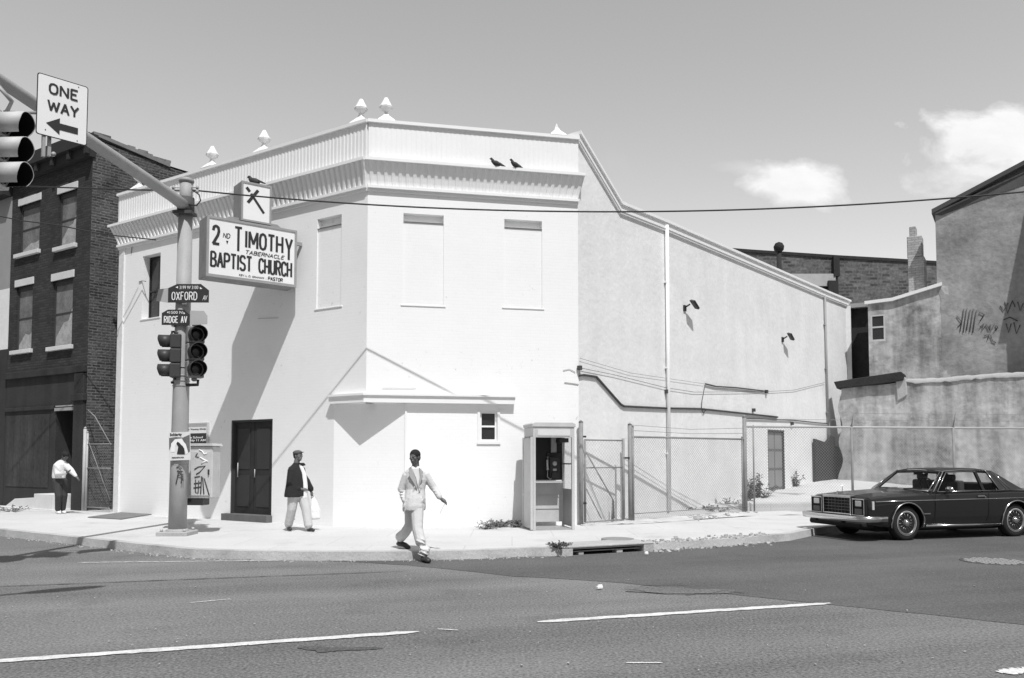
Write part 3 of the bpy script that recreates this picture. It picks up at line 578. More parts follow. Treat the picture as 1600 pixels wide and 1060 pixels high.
# poster
pa = FPO.at(265, 676, .03); pc = FPO.at(298, 720, .03)
po = thing("poster", "torn black and white poster tied round the signal pole", "poster", (0, 0, 0), M=FPO.M @ Matrix.Translation((pa[0], -.03, pc[1])) @ Matrix.Rotation(R(-2), 4, 'Y')); w_ = pc[0]-pa[0]; h_ = pa[1]-pc[1]; MM = po.matrix_basis
obj("sheet", MB().box(0, w_, -.006, .0, 0, h_), mat("poster_paper", .66, .8, .06, 6), po, MM)
obj("poster_print", MB().prism([(0.01, h_*.80), (.14, h_*.83), (.28, h_*.80), (w_-.01, h_*.90), (w_-.01, h_*.3), (w_*.85, h_*.22), (w_*.8, h_*.5), (w_*.62, h_*.78), (w_*.3, h_*.76), (w_*.1, h_*.5), (.01, h_*.35)], -.009, -.007), mat("poster_grey", .14, .8, .3, 12), po, MM)
k = MB().prism([(w_*.38, h_*.22), (w_*.75, h_*.2), (w_*.72, h_*.42), (w_*.5, h_*.62), (w_*.42, h_*.66), (w_*.36, h_*.6), (w_*.45, h_*.48)], -.014, -.012); obj("poster_figure", k, black_ink, po, MM)
obj("poster_arch", MB().prism([(w_*.1, h_*.3), (w_*.12, h_*.6), (w_*.3, h_*.75), (w_*.6, h_*.75), (w_*.8, h_*.55), (w_*.9, h_*.25), (w_*.8, h_*.2), (w_*.66, h_*.5), (w_*.42, h_*.62), (w_*.3, h_*.5), (w_*.28, h_*.3)], -.0115, -.0095), face_mat, po, MM)
text("Solidarity", "lettering", .03, w_*.62, h_*.84, h_*.97, black_ink, po, MM, .03, y=-.008); text("DEMONSTRATION", "lettering", .06, w_*.7, h_*.07, h_*.12, black_ink, po, MM, .02, y=-.008)
# control cabinet hung behind the pole
FCB = Frame((bx+.10, by+.27), (bx+1.10, by+.17)); ca0 = FCB.at(291, 697); cb0 = FCB.at(331, 779)
cb = thing("control_cabinet", "grey metal signal control cabinet with scrawled graffiti beside the pole", "cabinet", (0, 0, 0), M=FCB.M @ Matrix.Translation((ca0[0], 0, cb0[1]))); MM = cb.matrix_basis; w_ = cb0[0]-ca0[0]; h_ = ca0[1]-cb0[1]
obj("cabinet_body", MB().box(0, w_, 0, .36, 0, h_), alu, cb, MM, .02); obj("cabinet_door", MB().box(.10, w_-.04, -.018, -.001, .05, h_-.10), alu, cb, MM, .01); obj("cabinet_roof", MB().prism([(-.03, h_), (w_+.03, h_), (w_+.0, h_+.05), (0, h_+.05)], -.04, .40), alu, cb, MM)
obj("handle", MB().box(w_-.075, w_-.05, -.05, -.018, h_*.45, h_*.55), black, cb, MM); obj("cable_box", MB().box(.03, w_*.66, .02, .3, -.14, 0), black, cb, MM, .01); obj("mount", MB().box(-.12, .0, .1, .18, .2, .3).box(-.12, .0, .1, .18, h_-.3, h_-.2), alu_dark, cb, MM)
k = MB()
for pts in ([(.45, .86), (.38, .80), (.5, .78)], [(.35, .55), (.5, .6), (.75, .62), (.55, .5), (.42, .46)], [(.4, .36), (.4, .12), (.5, .10), (.52, .34)], [(.34, .28), (.6, .3)], [(.33, .2), (.6, .22)], [(.62, .42), (.6, .08)], [(.66, .4), (.72, .08)], [(.72, .38), (.92, .06)], [(.36, .4), (.56, .42)]):
    k.tube([(u*w_, -.024, v_*h_) for u, v_ in pts], .011, 5)
obj("graffiti", k, ink, cb, MM)
k = MB()
for pts in ([(.5, .93), (.62, .9), (.7, .84), (.8, .86)], [(.55, .78), (.68, .74), (.85, .7)], [(.6, .66), (.8, .72)]): k.tube([(u*w_, -.022, v_*h_) for u, v_ in pts], .014, 5)
obj("paint_scrawl", k, face_mat, cb, MM)
# ------------------------------------------------------------------ traffic signals
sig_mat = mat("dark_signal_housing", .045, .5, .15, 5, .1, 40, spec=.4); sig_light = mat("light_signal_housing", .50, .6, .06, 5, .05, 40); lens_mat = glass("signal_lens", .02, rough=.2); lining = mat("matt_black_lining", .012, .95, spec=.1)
def signal(label, loc, rz, s=1.0, hm=None, vm=None, visor=.26, pitch=.335, rad=.135, tiltx=0, lens=None):
    hm = hm or sig_mat; vm = vm or hm; M = Matrix.Translation(loc) @ Matrix.Rotation(rz, 4, 'Z') @ Matrix.Rotation(tiltx, 4, 'X') @ Matrix.Scale(s, 4); t = thing("traffic_light", label, "traffic light", loc, M=M, group="three-lens traffic lights"); pr = pitch
    k = MB()
    for i in range(3): k.box(-.165, .165, -.02, .19, -pr*(i+.5)+.006, -pr*(i-.5)-.006) if False else k.box(-.165, .165, -.02, .19, -pr*(i+1)+.005, -pr*i-.005)
    obj("housing", k, hm, t, M, .025, 2)
    obj("cap", MB().lathe([(.05, 0), (.07, .03), (.03, .07)], 8, (0, .09, 0)).lathe([(.03, -pr*3-.06), (.06, -pr*3-.03), (.05, -pr*3)], 8, (0, .09, 0)), hm, t, M)
    for i in range(3):
        zc = -pr*(i+.5); n = 20; k = MB(); v = []
        for j in range(n+1):
            a = R(-55)+R(290)*j/n; dl = visor*(.78+.22*min(1, max(0, (math.sin(a)+1)/1.2))); ca_, sa = math.cos(a), math.sin(a)
            for q, y in ((rad, -.02), (rad, -.02-dl), (rad-.008, -.02-dl), (rad-.008, -.02)): v.append((q*ca_, y, zc+q*sa))
        k.add(v, [(4*j+e, 4*j+4+e, 4*j+4+(e+1) % 4, 4*j+(e+1) % 4) for j in range(n) for e in range(4)], True); vo = obj("visor", k, vm, t, M)
        k = MB(); v = []
        for j in range(n+1):
            a = R(-55)+R(290)*j/n; dl = visor*(.78+.22*min(1, max(0, (math.sin(a)+1)/1.2)))-.004
            for y in (-.021, -.02-dl): v.append(((rad-.011)*math.cos(a), y, zc+(rad-.011)*math.sin(a)))
        k.add(v, [(2*j, 2*j+2, 2*j+3, 2*j+1) for j in range(n)], True); obj("visor_lining", k, lining, vo, M)
        obj("lens", MB().lathe([(.125, -.022), (.11, -.04), (.06, -.052), (.001, -.056)], 18, (0, 0, zc), 'y'), lens_mat, t, M)
    return t
# on the pole: one facing left, one facing the junction
zl = DP(258, 524, by)[2]; signal("dark traffic light on the signal pole's left, seen from the side", (bx-.13, by-.12, zl), R(-78), .96, visor=.24, pitch=.30)
zr_ = DP(312, 512, by)[2]
signal("dark traffic light on the signal pole's right with round hoods turned to the road", (bx+.36, by-.18, zr_), R(34), 1.0, visor=.24, pitch=.34, rad=.162, hm=mat('sunlit_tone_housing', .22, .5), vm=sig_mat)  # housing paler than the hoods: sunlight put into its colour
k = MB().tube([(bx-.1, by-.1, zl+.05), (bx-.14, by-.12, zl+.05), (bx-.14, by-.12, zl)], .025).tube([(bx-.1, by-.1, zl-.95), (bx-.14, by-.12, zl-.95)], .025)
k.tube([(bx+.1, by-.05, zr_+.10), (bx+.42, by-.15, zr_+.10), (bx+.42, by-.15, zr_)], .025).tube([(bx+.1, by-.05, zr_-1.15), (bx+.40, by-.15, zr_-1.15), (bx+.40, by-.15, zr_-1.05)], .03)
obj("signal_bracket", k, black, pole)
# on the mast arm, seen side on at the photo's edge
sy = 10.9; q = A0+AD*((A0.y-sy)/1.0); tq = DP(4, 176, sy)
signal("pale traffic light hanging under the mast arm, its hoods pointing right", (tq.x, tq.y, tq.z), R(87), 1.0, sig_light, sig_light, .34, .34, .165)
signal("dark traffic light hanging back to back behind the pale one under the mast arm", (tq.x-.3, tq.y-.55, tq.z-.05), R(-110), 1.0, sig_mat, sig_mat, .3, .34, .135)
obj("signal_hanger", MB().tube([(tq.x+.02, tq.y+.05, tq.z+.02), (tq.x+.12, tq.y, tq.z+.15), (q.x+.02, q.y-.05, q.z+.05)], .03).tube([(tq.x-.05, tq.y+.1, tq.z+.05), (tq.x+.30, tq.y+.3, tq.z+.12)], .022), alu_dark, pole)
# ------------------------------------------------------------------ one way sign
y0, y1 = 10.95, 11.42
a = DP(57, 160, y0); b = DP(137, 182, y1); FO = Frame(a.xy, b.xy); z_t = FO.at(57, 112)[1]; z_b = FO.at(57, 209)[1]; ow = FO.L; oh = z_t-z_b
print("oneway", ow, oh, FO.at(137, 134)[1], FO.at(137, 230)[1], z_t, z_b)
def rrect(x0, x1, z0, z1, r_, n=5):
    o = []
    for cx_, cz_, a0 in ((x1-r_, z1-r_, 0), (x0+r_, z1-r_, 90), (x0+r_, z0+r_, 180), (x1-r_, z0+r_, 270)): o += [(cx_+r_*math.cos(R(a0+90*i/n)), cz_+r_*math.sin(R(a0+90*i/n))) for i in range(n+1)]
    return o
os_ = thing("one_way_sign", "white one way road sign with black left arrow on the mast arm", "road sign", (0, 0, 0), M=FO.M @ Matrix.Translation((0, 0, z_b))); MM = os_.matrix_basis
obj("sign_plate", MB().prism(rrect(0, ow, 0, oh, .035), -.0, .004), black_ink, os_, MM); obj("sign_face", MB().prism(rrect(.013, ow-.013, .013, oh-.013, .028), -.003, -.0005), face_mat, os_, MM)
painted("ONE", "lettering", ow*.22, ow*.80, oh*.70, oh*.89, .026, black_ink, os_, MM, -.004, .40); painted("WAY", "lettering", ow*.20, ow*.82, oh*.42, oh*.61, .026, black_ink, os_, MM, -.004, .30)
obj("arrow", MB().prism([(ow*.19, oh*.215), (ow*.45, oh*.345), (ow*.45, oh*.262), (ow*.81, oh*.262), (ow*.81, oh*.155), (ow*.45, oh*.155), (ow*.45, oh*.075)], -.008, -.0035), black_ink, os_, MM)
for u_, v_ in ((.18, .10), (.8, .05), (.8, .95)): obj("bolt", MB().lathe([(.008, -.006), (.005, -.010)], 8, (ow*u_, 0, oh*v_), "y"), ink, os_, MM)
obj("mounting_post", MB().box(ow*.14, ow*.20, .01, .06, -.28, oh*.9).box(ow*.27, ow*.33, .06, .11, -.24, oh*.8).box(ow*.05, ow*.6, .06, .12, oh*.50, oh*.55).lathe([(.03, 0), (.03, .05)], 8, (ow*.38, .05, -.2), 'y'), alu_dark, os_, MM)
# ------------------------------------------------------------------ street name signs
sgn_dark = mat("dark_street_sign", .035, .5, .1, 5)
def name_sign(label, px0, py0, px1, py1, body, small, ux0, ux1, dim=None, yoff=-.20, ang=0):
    a = DP(px0, py0, by+yoff); b = DP(px1, py1, by+yoff+ang); F_ = Frame(a.xy, b.xy); w_ = F_.L; h_ = a.z-DP(px0, py1, by+yoff).z
    t = thing("street_name_sign", label, "street sign", (0, 0, 0), M=F_.M @ Matrix.Translation((0, 0, a.z-h_)), group="street name signs on the signal pole"); MM = t.matrix_basis
    pr = [(0, 0), (w_, 0), (w_, h_*.66), (w_*.80, h_), (w_*.22, h_), (0, h_*.78)]
    obj("sign_plate", MB().prism(pr, -.0, .012), sgn_dark, t, MM); obj("rear_plate", MB().prism([(-.0, 0), (0, h_*.8), (-.2, h_*.72), (-.24, h_*.1)], .02, .03) if px0 > 258 else MB().prism([(w_*1.0, 0), (w_*1.62, .02), (w_*1.62, h_*.6), (w_*1.5, h_*.92), (w_, h_*.95)], .02, .03), mat("pale_plate_back", .40, .6), t, MM)
    painted(body, "lettering", w_*ux0, w_*ux1, h_*.12, h_*.58, .017, face_mat, t, MM, -.002, .45)
    if dim: text(dim, "lettering", w_*.85, w_*.97, h_*.12, h_*.38, face_mat, t, MM, .0, .3, y=-.002)
    text(small, "lettering", w_*.28, w_*.74, h_*.72, h_*.90, face_mat, t, MM, 0, y=-.002)
    k = MB(); zc = h_*.82
    k.prism([(w_*.18, zc), (w_*.24, zc+.022), (w_*.24, zc-.022)], -.003, -.001); k.prism([(w_*.84, zc-.03), (w_*.78, zc+.01), (w_*.78, zc-.035)], -.003, -.001); obj("arrow", k, face_mat, t, MM)
    obj("clamp", MB().box(w_*.34, w_*.42, .012, -yoff-.1, -.03, .02), alu_dark, t, MM); return t
name_sign("upper dark street name plate reading OXFORD AV", 263, 444, 326, 473, "OXFORD", "3199 W 3100", .09, .72, "AV")
name_sign("lower dark street name plate, its letters half shaded by the pole", 253, 484, 296, 508, "RIDGE AV", "1500 N", .08, .92)
# ------------------------------------------------------------------ overhead wire from the pole and its neighbours
w0 = pp_(zp-.16); w1 = DP(905, 331, 16.1); w2 = DP(1600, 300, 15.4)
def sagline(a, b, c, n=60):
    o = []
    for i in range(n+1):       # quadratic through a, b, c by x
        x = a.x+(c.x-a.x)*i/n; t = [(x-b.x)*(x-c.x)/((a.x-b.x)*(a.x-c.x)), (x-a.x)*(x-c.x)/((b.x-a.x)*(b.x-c.x)), (x-a.x)*(x-b.x)/((c.x-a.x)*(c.x-b.x))]
        o.append(Vector((x, a.y*t[0]+b.y*t[1]+c.y*t[2], a.z*t[0]+b.z*t[1]+c.z*t[2])))
    return o
wc = w2+(w2-w1)*.35
tag(obj("overhead_cable", MB().tube(sagline(w0, w1, w2)+[wc+Vector((0, 0, .1))], .016, 6), cable_mat), "black overhead cable sagging from the signal pole across the church front", "cable")
# cables running left from the pole to the brick houses
wl = DP(-60, 288, 19.5); tag(obj("overhead_cable", MB().tube([pp_(zp-.18), DP(210, 297, 17.2), wl], .016, 6), cable_mat), "upper thin cable running left from the signal pole past the brick house", "cable")
tag(obj("overhead_cable", MB().tube([DP(244, 375, 21.7), DP(185, 369, 21.6), DP(150, 364, 21.7), DP(90, 352, 21.6), DP(33, 345, 21.8), DP(-40, 330, 22)], .016, 6), cable_mat), "lower thin cable crossing the brick house windows to the church", "cable")
# street lamp just outside the left edge: its arm throws the shadow on the road
lam = thing("street_lamp", "grey street lamp leaning over the road just outside the left edge", "street lamp", (-6.6, 3.6, 0)); h8 = 8.0
sh = LT/(-LT.z)*h8
hd_ = G(62, 925)-Vector((sh.x, sh.y, 0)); hd_.z = h8; dr_ = Vector((-.78, -.62, 0)); pf = hd_+dr_*3.4
obj("lamp_post", MB().tube([(pf.x, pf.y, 0), (pf.x, pf.y, h8-.1)], [.11, .07], 10), pole_mat, lam); obj("lamp_arm", MB().tube([(pf.x, pf.y, h8-.15), tuple(pf+Vector((.4, .3, .05))), tuple(hd_-dr_*-.2)], .05, 8), pole_mat, lam)
obj("lamp_head", MB().ell(tuple(hd_-dr_*.25), (.50, .17, .08), 14, 8, Matrix.Rotation(R(38), 4, 'Z')), alu_dark, lam)
# ------------------------------------------------------------------ brick row house and its neighbour
brick = mat("dark_red_brick", .043, .95, .22, 1.3, .12, 30, bump=.8, bs=60, brick=dict(w=.23, h=.078, m=.010, c1=1.25, c2=.75, cm=.7), dist=.012, stain=.25)
brick_rough = mat("rough_old_brick", .065, .95, .45, 1.0, .5, 14, bump=1.0, bs=14, mid=.2, brick=dict(w=.25, h=.082, m=.018, c1=1.5, c2=.5, cm=1.9), dist=.04, stain=.5)
stone_white = mat("white_painted_stone", .62, .8, .1, 3, .08, 30); board = mat("weathered_window_board", .17, .85, .4, 2.2, .25, 14, streak=.3); dark_paint = mat("dark_shopfront_paint", .034, .85, .3, 1.5, .25, 20, streak=.35, stain=.0)
dL = -FL.x
Bc = FL.p0.xy+Vector((dL.x, dL.y))*1.45; 
FB = Frame(Bc+Vector((dL.x, dL.y))*4.6, Bc); FBS = Frame(Bc, Bc+sd*13)
bh = thing("brick_row_house", "dark three-storey brick row house with boarded windows and white lintels", "building", (Bc.x, Bc.y, .14))
bt_ = FB.at(133, 222)[1]; sf = FB.at(60, 583)[1]
wins = [(30, 62, 318, 394), (91, 119, 300, 384), (24, 50, 447, 547), (81, 113, 437, 541)]
ops = []
for x0, x1, y0_, y1_ in wins:
    a = FB.at(x0, (y0_+y1_)/2); b = FB.at(x1, (y0_+y1_)/2); xm = (x0+x1)/2; ops.append((a[0], b[0], FB.at(xm, y1_)[1], FB.at(xm, y0_)[1], .16))
dops = px_op(FB, 86, 642, 114, 784, .5)
k = MB(); wall(k, 0, FB.L, sf, bt_, ops); obj("wall", k, brick, bh, FB.M)
k = MB(); wall(k, 0, FB.L, -.1, sf, [dops], .7); obj("shopfront", k, dark_paint, bh, FB.M)
for o in ops:
    obj("window_board", MB().box(o[0]+.06, o[1]-.06, .10, .13, o[2]+.02, o[3]-.14), board, bh, FB.M); obj("lintel", MB().box(o[0]-.06, o[1]+.06, -.03, .05, o[3]+.0, o[3]+.22), stone_white, bh, FB.M, .006); obj("sill", MB().box(o[0]-.12, o[1]+.10, -.10, .10, o[2]-.12, o[2]+.0), stone_white, bh, FB.M, .008)
wr = random.Random(21)
for i, o in enumerate(ops):
    wb = o[1]-o[0]-.12; zb0 = o[2]+.02; hb = (o[3]-.14-zb0)*(.25, .55, .3, .5)[i]; k = MB(); k.prism([(o[0]+.07, zb0), (o[1]-.08, zb0), (o[1]-.08, zb0+hb*wr.uniform(.9, 1.5)), (o[0]+.06+wb*.7, zb0+hb*.8), (o[0]+.06+wb*.45, zb0+hb*wr.uniform(.5, 1)), (o[0]+.1, zb0+hb*.3)], .092, .098)
    obj("torn_sheet", k, mat("dirty_pale_sheet", .36, .8, .35, 5, .2, 20, stain=.5), bh, FB.M)
    obj("window_frame", MB().box(o[0]+.0, o[0]+.06, .07, .14, o[2], o[3]).box(o[1]-.06, o[1], .07, .14, o[2], o[3]).box(o[0]+.06, o[1]-.06, .07, .14, o[3]-.14, o[3]).box(o[0]+.06, o[1]-.06, .085, .10, (o[2]+o[3])/2-.02, (o[2]+o[3])/2+.02), MATS["dark_door_frame"], bh, FB.M)
k = MB().box(-.1, FB.L+.08, -.30, .1, bt_-.25, bt_+.12).box(-.1, FB.L+.05, -.16, .05, bt_-.55, bt_-.25)
for i in range(6): k.box(i*FB.L/5-.05, i*FB.L/5+.09, -.26, -.16, bt_-.5, bt_-.25)
obj("cornice", k, mat("black_cornice", .03, .8), bh, FB.M)
k = MB().box(0, FB.L, -.10, .0, sf-.12, sf+.08).box(0, dops[0]-.1, -.05, 0, FB.at(40, 640)[1]-.05, FB.at(40, 640)[1]+.06)
s0 = dops[1]+.1; k.box(s0, FB.L-.02, -.09, -.0, -.1, sf-.15); k.box(s0-.05, FB.L+.03, -.14, -.0, FB.at(120, 627)[1], FB.at(120, 627)[1]+.2)
obj("shopfront_trim", k, dark_paint, bh, FB.M, .01)
k = MB()
for i in range(7): x_ = .15+i*.42; (k.box(x_, x_+.40, -.018, .0, .75, FB.at(40, 645)[1]-.08) if x_+.4 < dops[0]-.05 else None)
obj("shopfront_panel", k, mat("peeling_panel", .042, .85, .4, 1.6, .3, 9, streak=.5, stain=0), bh, FB.M, .004)
obj("transom", MB().box(dops[0]-.04, dops[1]+.04, -.04, .06, dops[3], dops[3]+.09).box(dops[0]-.02, dops[1]+.02, -.02, .06, dops[3]+.12, dops[3]+.16), mat("pale_transom", .32, .8, .2), bh, FB.M)
a = FB.at(33, 798); b = FB.at(113, 796)
k = MB().prism([(a[0], .16), (b[0]-.4, .16), (b[0]-.9, .5), (a[0]+.6, .42)], -.5, .0); k.box(dops[0]-.05, dops[1]+.02, -.55, .1, .12, .60); k.box(a[0]-.05, dops[1]+.05, -.58, .05, .1, .18); obj("doorstep", k, stone_white, bh, FB.M, .01)
stt = FBS.at(183, 235)[1]
k = MB(); Ls = FBS.L; zt0, zt1 = bt_+.1, bt_-.2
z1w = FBS.at(265, 262)[1]; s1w = FBS.at(265, 262)[0]; s0w = FBS.at(150, 218)[0]; z0w = FBS.at(150, 218)[1]; print("brickside", s0w, z0w, s1w, z1w)
k.prism([(0, -.1), (min(s1w+6, 22), -.1), (min(s1w+6, 22), z1w-.4), (s1w, z1w), (s0w, z0w), (0, z0w+.1)], 0, .3); obj("side_wall", k, brick_rough, bh, FBS.M)
k = MB().prism([(0, z0w+.1), (s1w, z1w), (s1w, z1w+.12), (0, z0w+.2)], -.05, .4)
for i in range(14):
    t = i/14*s1w; zz_ = z0w+.2+(z1w-z0w)*i/14-.08; k.box(t, t+random.uniform(.1, .4), -.03, .3, zz_, zz_+random.uniform(.02, .09))
obj("coping", k, mat("weathered_coping", .2, .9, .3, 4, .2), bh, FBS.M)
obj("chimney", MB().box(.0, .5, .0, .5, z0w, z0w+.22), brick_rough, bh, FBS.M)
P3 = FB.w(0, -8, 0); k = MB().add([FB.w(0, -.1, bt_-.1), FB.w(FB.L, -.1, bt_-.1), FBS.w(12, 0, z1w-.3), Vector((P3.x, P3.y, z1w-.3))], [(0, 1, 2, 3)]); obj("roof", k, MATS["tar_roof"], bh)
# neighbour beyond it
N0 = FB.w(-7, 0, 0); N1 = FB.w(-.02, 0, 0); FN = Frame(N0.xy, N1.xy); nt_ = FN.at(10, 330)[1]; nm = FN.at(8, 452)[1]
nb2 = thing("rendered_row_house", "pale grey rendered row house at the left edge with white lower storey", "building", (N1.x, N1.y, .14))
zm2 = FN.at(8, 546)[1]; k = MB(); wall(k, 0, FN.L, nm, bt_-.9, [(FN.L-2.6, FN.L-1.7, nm+.5, nm+2.2, .15), (1.2, 2.1, nm+.5, nm+2.2, .15)]); obj("wall", k, mat("grey_render", .30, .9, .1, 2, .05), nb2, FN.M)
k = MB(); wall(k, 0, FN.L, zm2, nm, []); obj("wall_band", k, white_stucco, nb2, FN.M)
k = MB(); wall(k, 0, FN.L, -.1, zm2, [(FN.L-2, FN.L-1, .2, 2.4, .2)]); obj("shopfront", k, dark_paint, nb2, FN.M)
obj("party_wall", MB().box(FN.L-.3, FN.L, .31, 9, -.1, bt_-.8), brick, nb2, FN.M); obj("cornice", MB().box(-.1, FN.L, -.3, .3, bt_-.9, bt_-.6), MATS["black_cornice"], nb2, FN.M)
# pavement hatch in front of the church
k = MB(); q = [G(x, y, .146) for x, y in ((137, 809), (206, 799), (252, 802), (190, 812))]
hz_ = MB().add([tuple(p) for p in q]+[(p.x, p.y, .165) for p in q], [(4, 5, 6, 7), (0, 1, 5, 4), (1, 2, 6, 5), (2, 3, 7, 6), (3, 0, 4, 7)])
tag(obj("cellar_hatch", hz_, mat("grey_steel_plate", .17, .7, .2, 3, .1)), "flat grey steel cellar hatch in the pavement before the church", "hatch")
# ------------------------------------------------------------------ grey stucco building at the right
stucco = mat("grey_stained_stucco", .36, .95, .5, .8, .3, 5, bump=.5, bs=2.5, streak=.7, dist=.08, stain=.6)
stucco2 = mat("smooth_grey_stucco", .30, .95, .36, .8, .2, 6, bump=.6, bs=3, streak=.18, dist=.06, stain=.25)
pale_cement = mat("pale_cement", .40, .95, .15, 2, .1, 20, bump=.5, bs=8, dist=.03)
dark_wood_shade = mat("dark_wood_and_shade", .03, .9, .3, 4, .2, 20, bump=.5, bs=20)  # tarred wood, and the shade painted on the stucco house's gap wall
UO = -1.5
S0_ = DP(1314, 700, 30.2).xy; FR = Frame(S0_, S0_+Vector((.85, -.52)).normalized()*20)
gb = thing("stucco_house", "grey stained stucco house rear with graffiti and a slanting roof at the right", "building", (S0_.x, S0_.y, .3))
def P(F, pts, off=0): return [F.at(x, y, off) for x, y in pts]
random.seed(11)
low = P(FR, [(1314, 607), (1412, 598), (1470, 594), (1540, 588), (1600, 585)]); low.append((low[-1][0]+4, low[-1][1]+.1))
edge = [(low[0][0]+random.uniform(-.05, .06)-.012*i*i*.2, low[0][1]*(1-i/12)+.3*(i/12)) for i in range(13)]
def bumpy_wall(F, s0, s1, z0, topf, off0, amp, m, name, parent, nx=60, nz=26, depth=.4, leftf=None, seed=1):
    rnd = random.Random(seed); ph = [(rnd.uniform(.3, 2.2), rnd.uniform(.3, 2.0), rnd.uniform(0, 6.28), rnd.uniform(.3, 1)) for _ in range(9)]
    k = MB(); v = []
    for i in range(nx+1):
        for j in range(nz+1):
            u = i/nx; zt_ = topf(s0+(s1-s0)*u); z = z0+(zt_-z0)*j/nz; s = s0+(s1-s0)*u+((leftf(z)*(1-u)) if leftf else 0)
            h = sum(a4*math.sin(a1*s*2+a2*z*2+a3) for a1, a2, a3, a4 in ph)/4+rnd.uniform(-.12, .12); v.append((s, -off0-amp*h, z))
    m_ = nz+1; k.add(v, [(i*m_+j, (i+1)*m_+j, (i+1)*m_+j+1, i*m_+j+1) for i in range(nx) for j in range(nz)], True)
    n0 = len(v); bnd = [i*m_+nz for i in range(nx+1)]; vv = [v[b_] for b_ in bnd]+[(v[b_][0], depth-off0, v[b_][2]) for b_ in bnd]; q = nx+1
    k.add(vv, [(i, i+1, q+i+1, q+i) for i in range(nx)]); lf = [v[j] for j in range(m_)]+[(v[j][0]+.2, depth-off0, v[j][2]) for j in range(m_)]
    k.add(lf, [(j, j+1, m_+j+1, m_+j) for j in range(nz)])
    return obj(name, k, m, parent, F.M)
def interp(pts):
    def f(s):
        if s <= pts[0][0]: return pts[0][1]
        for (a, b), (c, d) in zip(pts, pts[1:]):
            if s <= c: return b+(d-b)*(s-a)/(c-a)
        return pts[-1][1]
    return f
bumpy_wall(FR, low[0][0], low[-1][0], -.1, interp(low), 0, .035, stucco, "wall", gb, leftf=lambda z: -.05-.35*max(0, 1.4-z)**2*.5+.07*math.sin(z*5))
ld = P(FR, [(1398, 601), (1412, 594), (1470, 592), (1540, 586), (1600, 583)]); ld.append((ld[-1][0]+4, ld[-1][1]+.1))
rr = random.Random(3)
k = MB(); v = []
for i in range(61):
    s = ld[0][0]+(ld[-1][0]-ld[0][0])*i/60; z = interp(ld)(s); v += [(s, -.045, z-.08-.07*rr.random()), (s, -.055, z-.01), (s, .5, z+.06+.03*rr.random())]
k.add(v, [(3*i+j, 3*i+3+j, 3*i+4+j, 3*i+1+j) for i in range(60) for j in range(2)], True); obj("ledge", k, pale_cement, gb, FR.M)
q = P(FR, [(1399, 590), (1416, 590), (1418, 618), (1402, 628)]); obj("cement_patch", MB().prism(q, -.06, .3), pale_cement, gb, FR.M, .03)
mid_ = P(FR, [(1356, 476), (1395, 471), (1440, 457), (1472, 447)], UO); mw = interp(mid_)
wo = P(FR, [(1370, 500), (1388, 536)], UO)
bumpy_wall(FR, mid_[0][0], mid_[-1][0]+.2, 3.6, mw, UO, .02, stucco, "wall", gb, nx=30, nz=20, seed=4)
k = MB().prism([(mid_[0][0]-.1, mid_[0][1]), *[(a, b) for a, b in mid_], (mid_[-1][0], mid_[-1][1]+.12), *[(a, b+.12) for a, b in reversed(mid_[:-1])], (mid_[0][0]-.1, mid_[0][1]+.12)], -UO-.12, -UO+.8); obj("roof_edge", k, white_paint, gb, FR.M)
wf = obj("window", MB().box(wo[0][0]-.05, wo[1][0]+.05, .33, .37, wo[1][1]-.07, wo[1][1]).box(wo[0][0]-.05, wo[0][0], .33, .37, wo[1][1], wo[0][1]).box(wo[1][0], wo[1][0]+.05, .33, .37, wo[1][1], wo[0][1]).box(wo[0][0], wo[1][0], .33, .37, wo[0][1]-.05, wo[0][1]).box(wo[0][0], wo[1][0], .335, .372, (wo[0][1]+wo[1][1])/2-.03, (wo[0][1]+wo[1][1])/2+.03), mat("pale_window_frame", .5, .7), gb, FR.M)
obj("pane", MB().box(wo[0][0], wo[1][0], .355, .385, wo[1][1], wo[0][1]-.05), dark_glass, wf, FR.M)
tall = P(FR, [(1461, 331), (1530, 299), (1600, 267)], UO); tall.append((tall[-1][0]+4, tall[-1][1]+2.0)); tw_ = interp(tall)
bumpy_wall(FR, tall[0][0], tall[-1][0], 3.7, lambda s: tw_(s)-.04, UO, .015, stucco2, "wall", gb, nx=50, nz=40, seed=8, leftf=lambda z: .10 if z < 7.6 else 0)
k = MB().prism([(tall[0][0]-.1, tall[0][1]-.10), (tall[-1][0], tall[-1][1]-.10), (tall[-1][0], tall[-1][1]+.06), (tall[0][0]-.1, tall[0][1]+.06)], -UO-.17, 6); obj("roof", k, mat("dark_roof_edge", .08, .9), gb, FR.M)
a = P(FR, [(1463, 340), (1600, 276), (1600, 300), (1480, 348)], -.35); 
obj("eave_shade_band", MB().prism([(tall[0][0], tall[0][1]-.12), (tall[2][0]+.5, tall[2][1]+.1), (tall[2][0]+.5, tall[2][1]-.38), (tall[1][0], tall[1][1]-.34), (tall[0][0]+.2, tall[0][1]-.18)], -UO-.02, -UO+.02), mat("eave_shade_tone", .10, .95, .3, 2, .1), gb, FR.M)  # eave shadow painted as a dark strip on the wall
s_ = P(FR, [(1336, 484), (1357, 600)], -2.9); obj("gap_shade_wall", MB().box(s_[0][0]-2.2, s_[1][0]+.6, 2.7, 2.9, 3.6, s_[0][1]+.02), dark_wood_shade, gb, FR.M)  # recessed wall in shade; the shade is put into its dark colour
obj("gap_roof", MB().box(s_[0][0]-.9, s_[1][0]+.3, 2.4, 3.0, s_[0][1]-.0, s_[0][1]+.16), mat("grey_fascia", .32, .8), gb, FR.M)
q = P(FR, [(1303, 597), (1335, 592), (1408, 581), (1413, 585), (1412, 594), (1398, 597), (1345, 604), (1308, 608)], .12); obj("eave_board", MB().prism(q, -.18, .4), dark_wood_shade, gb, FR.M, .02)
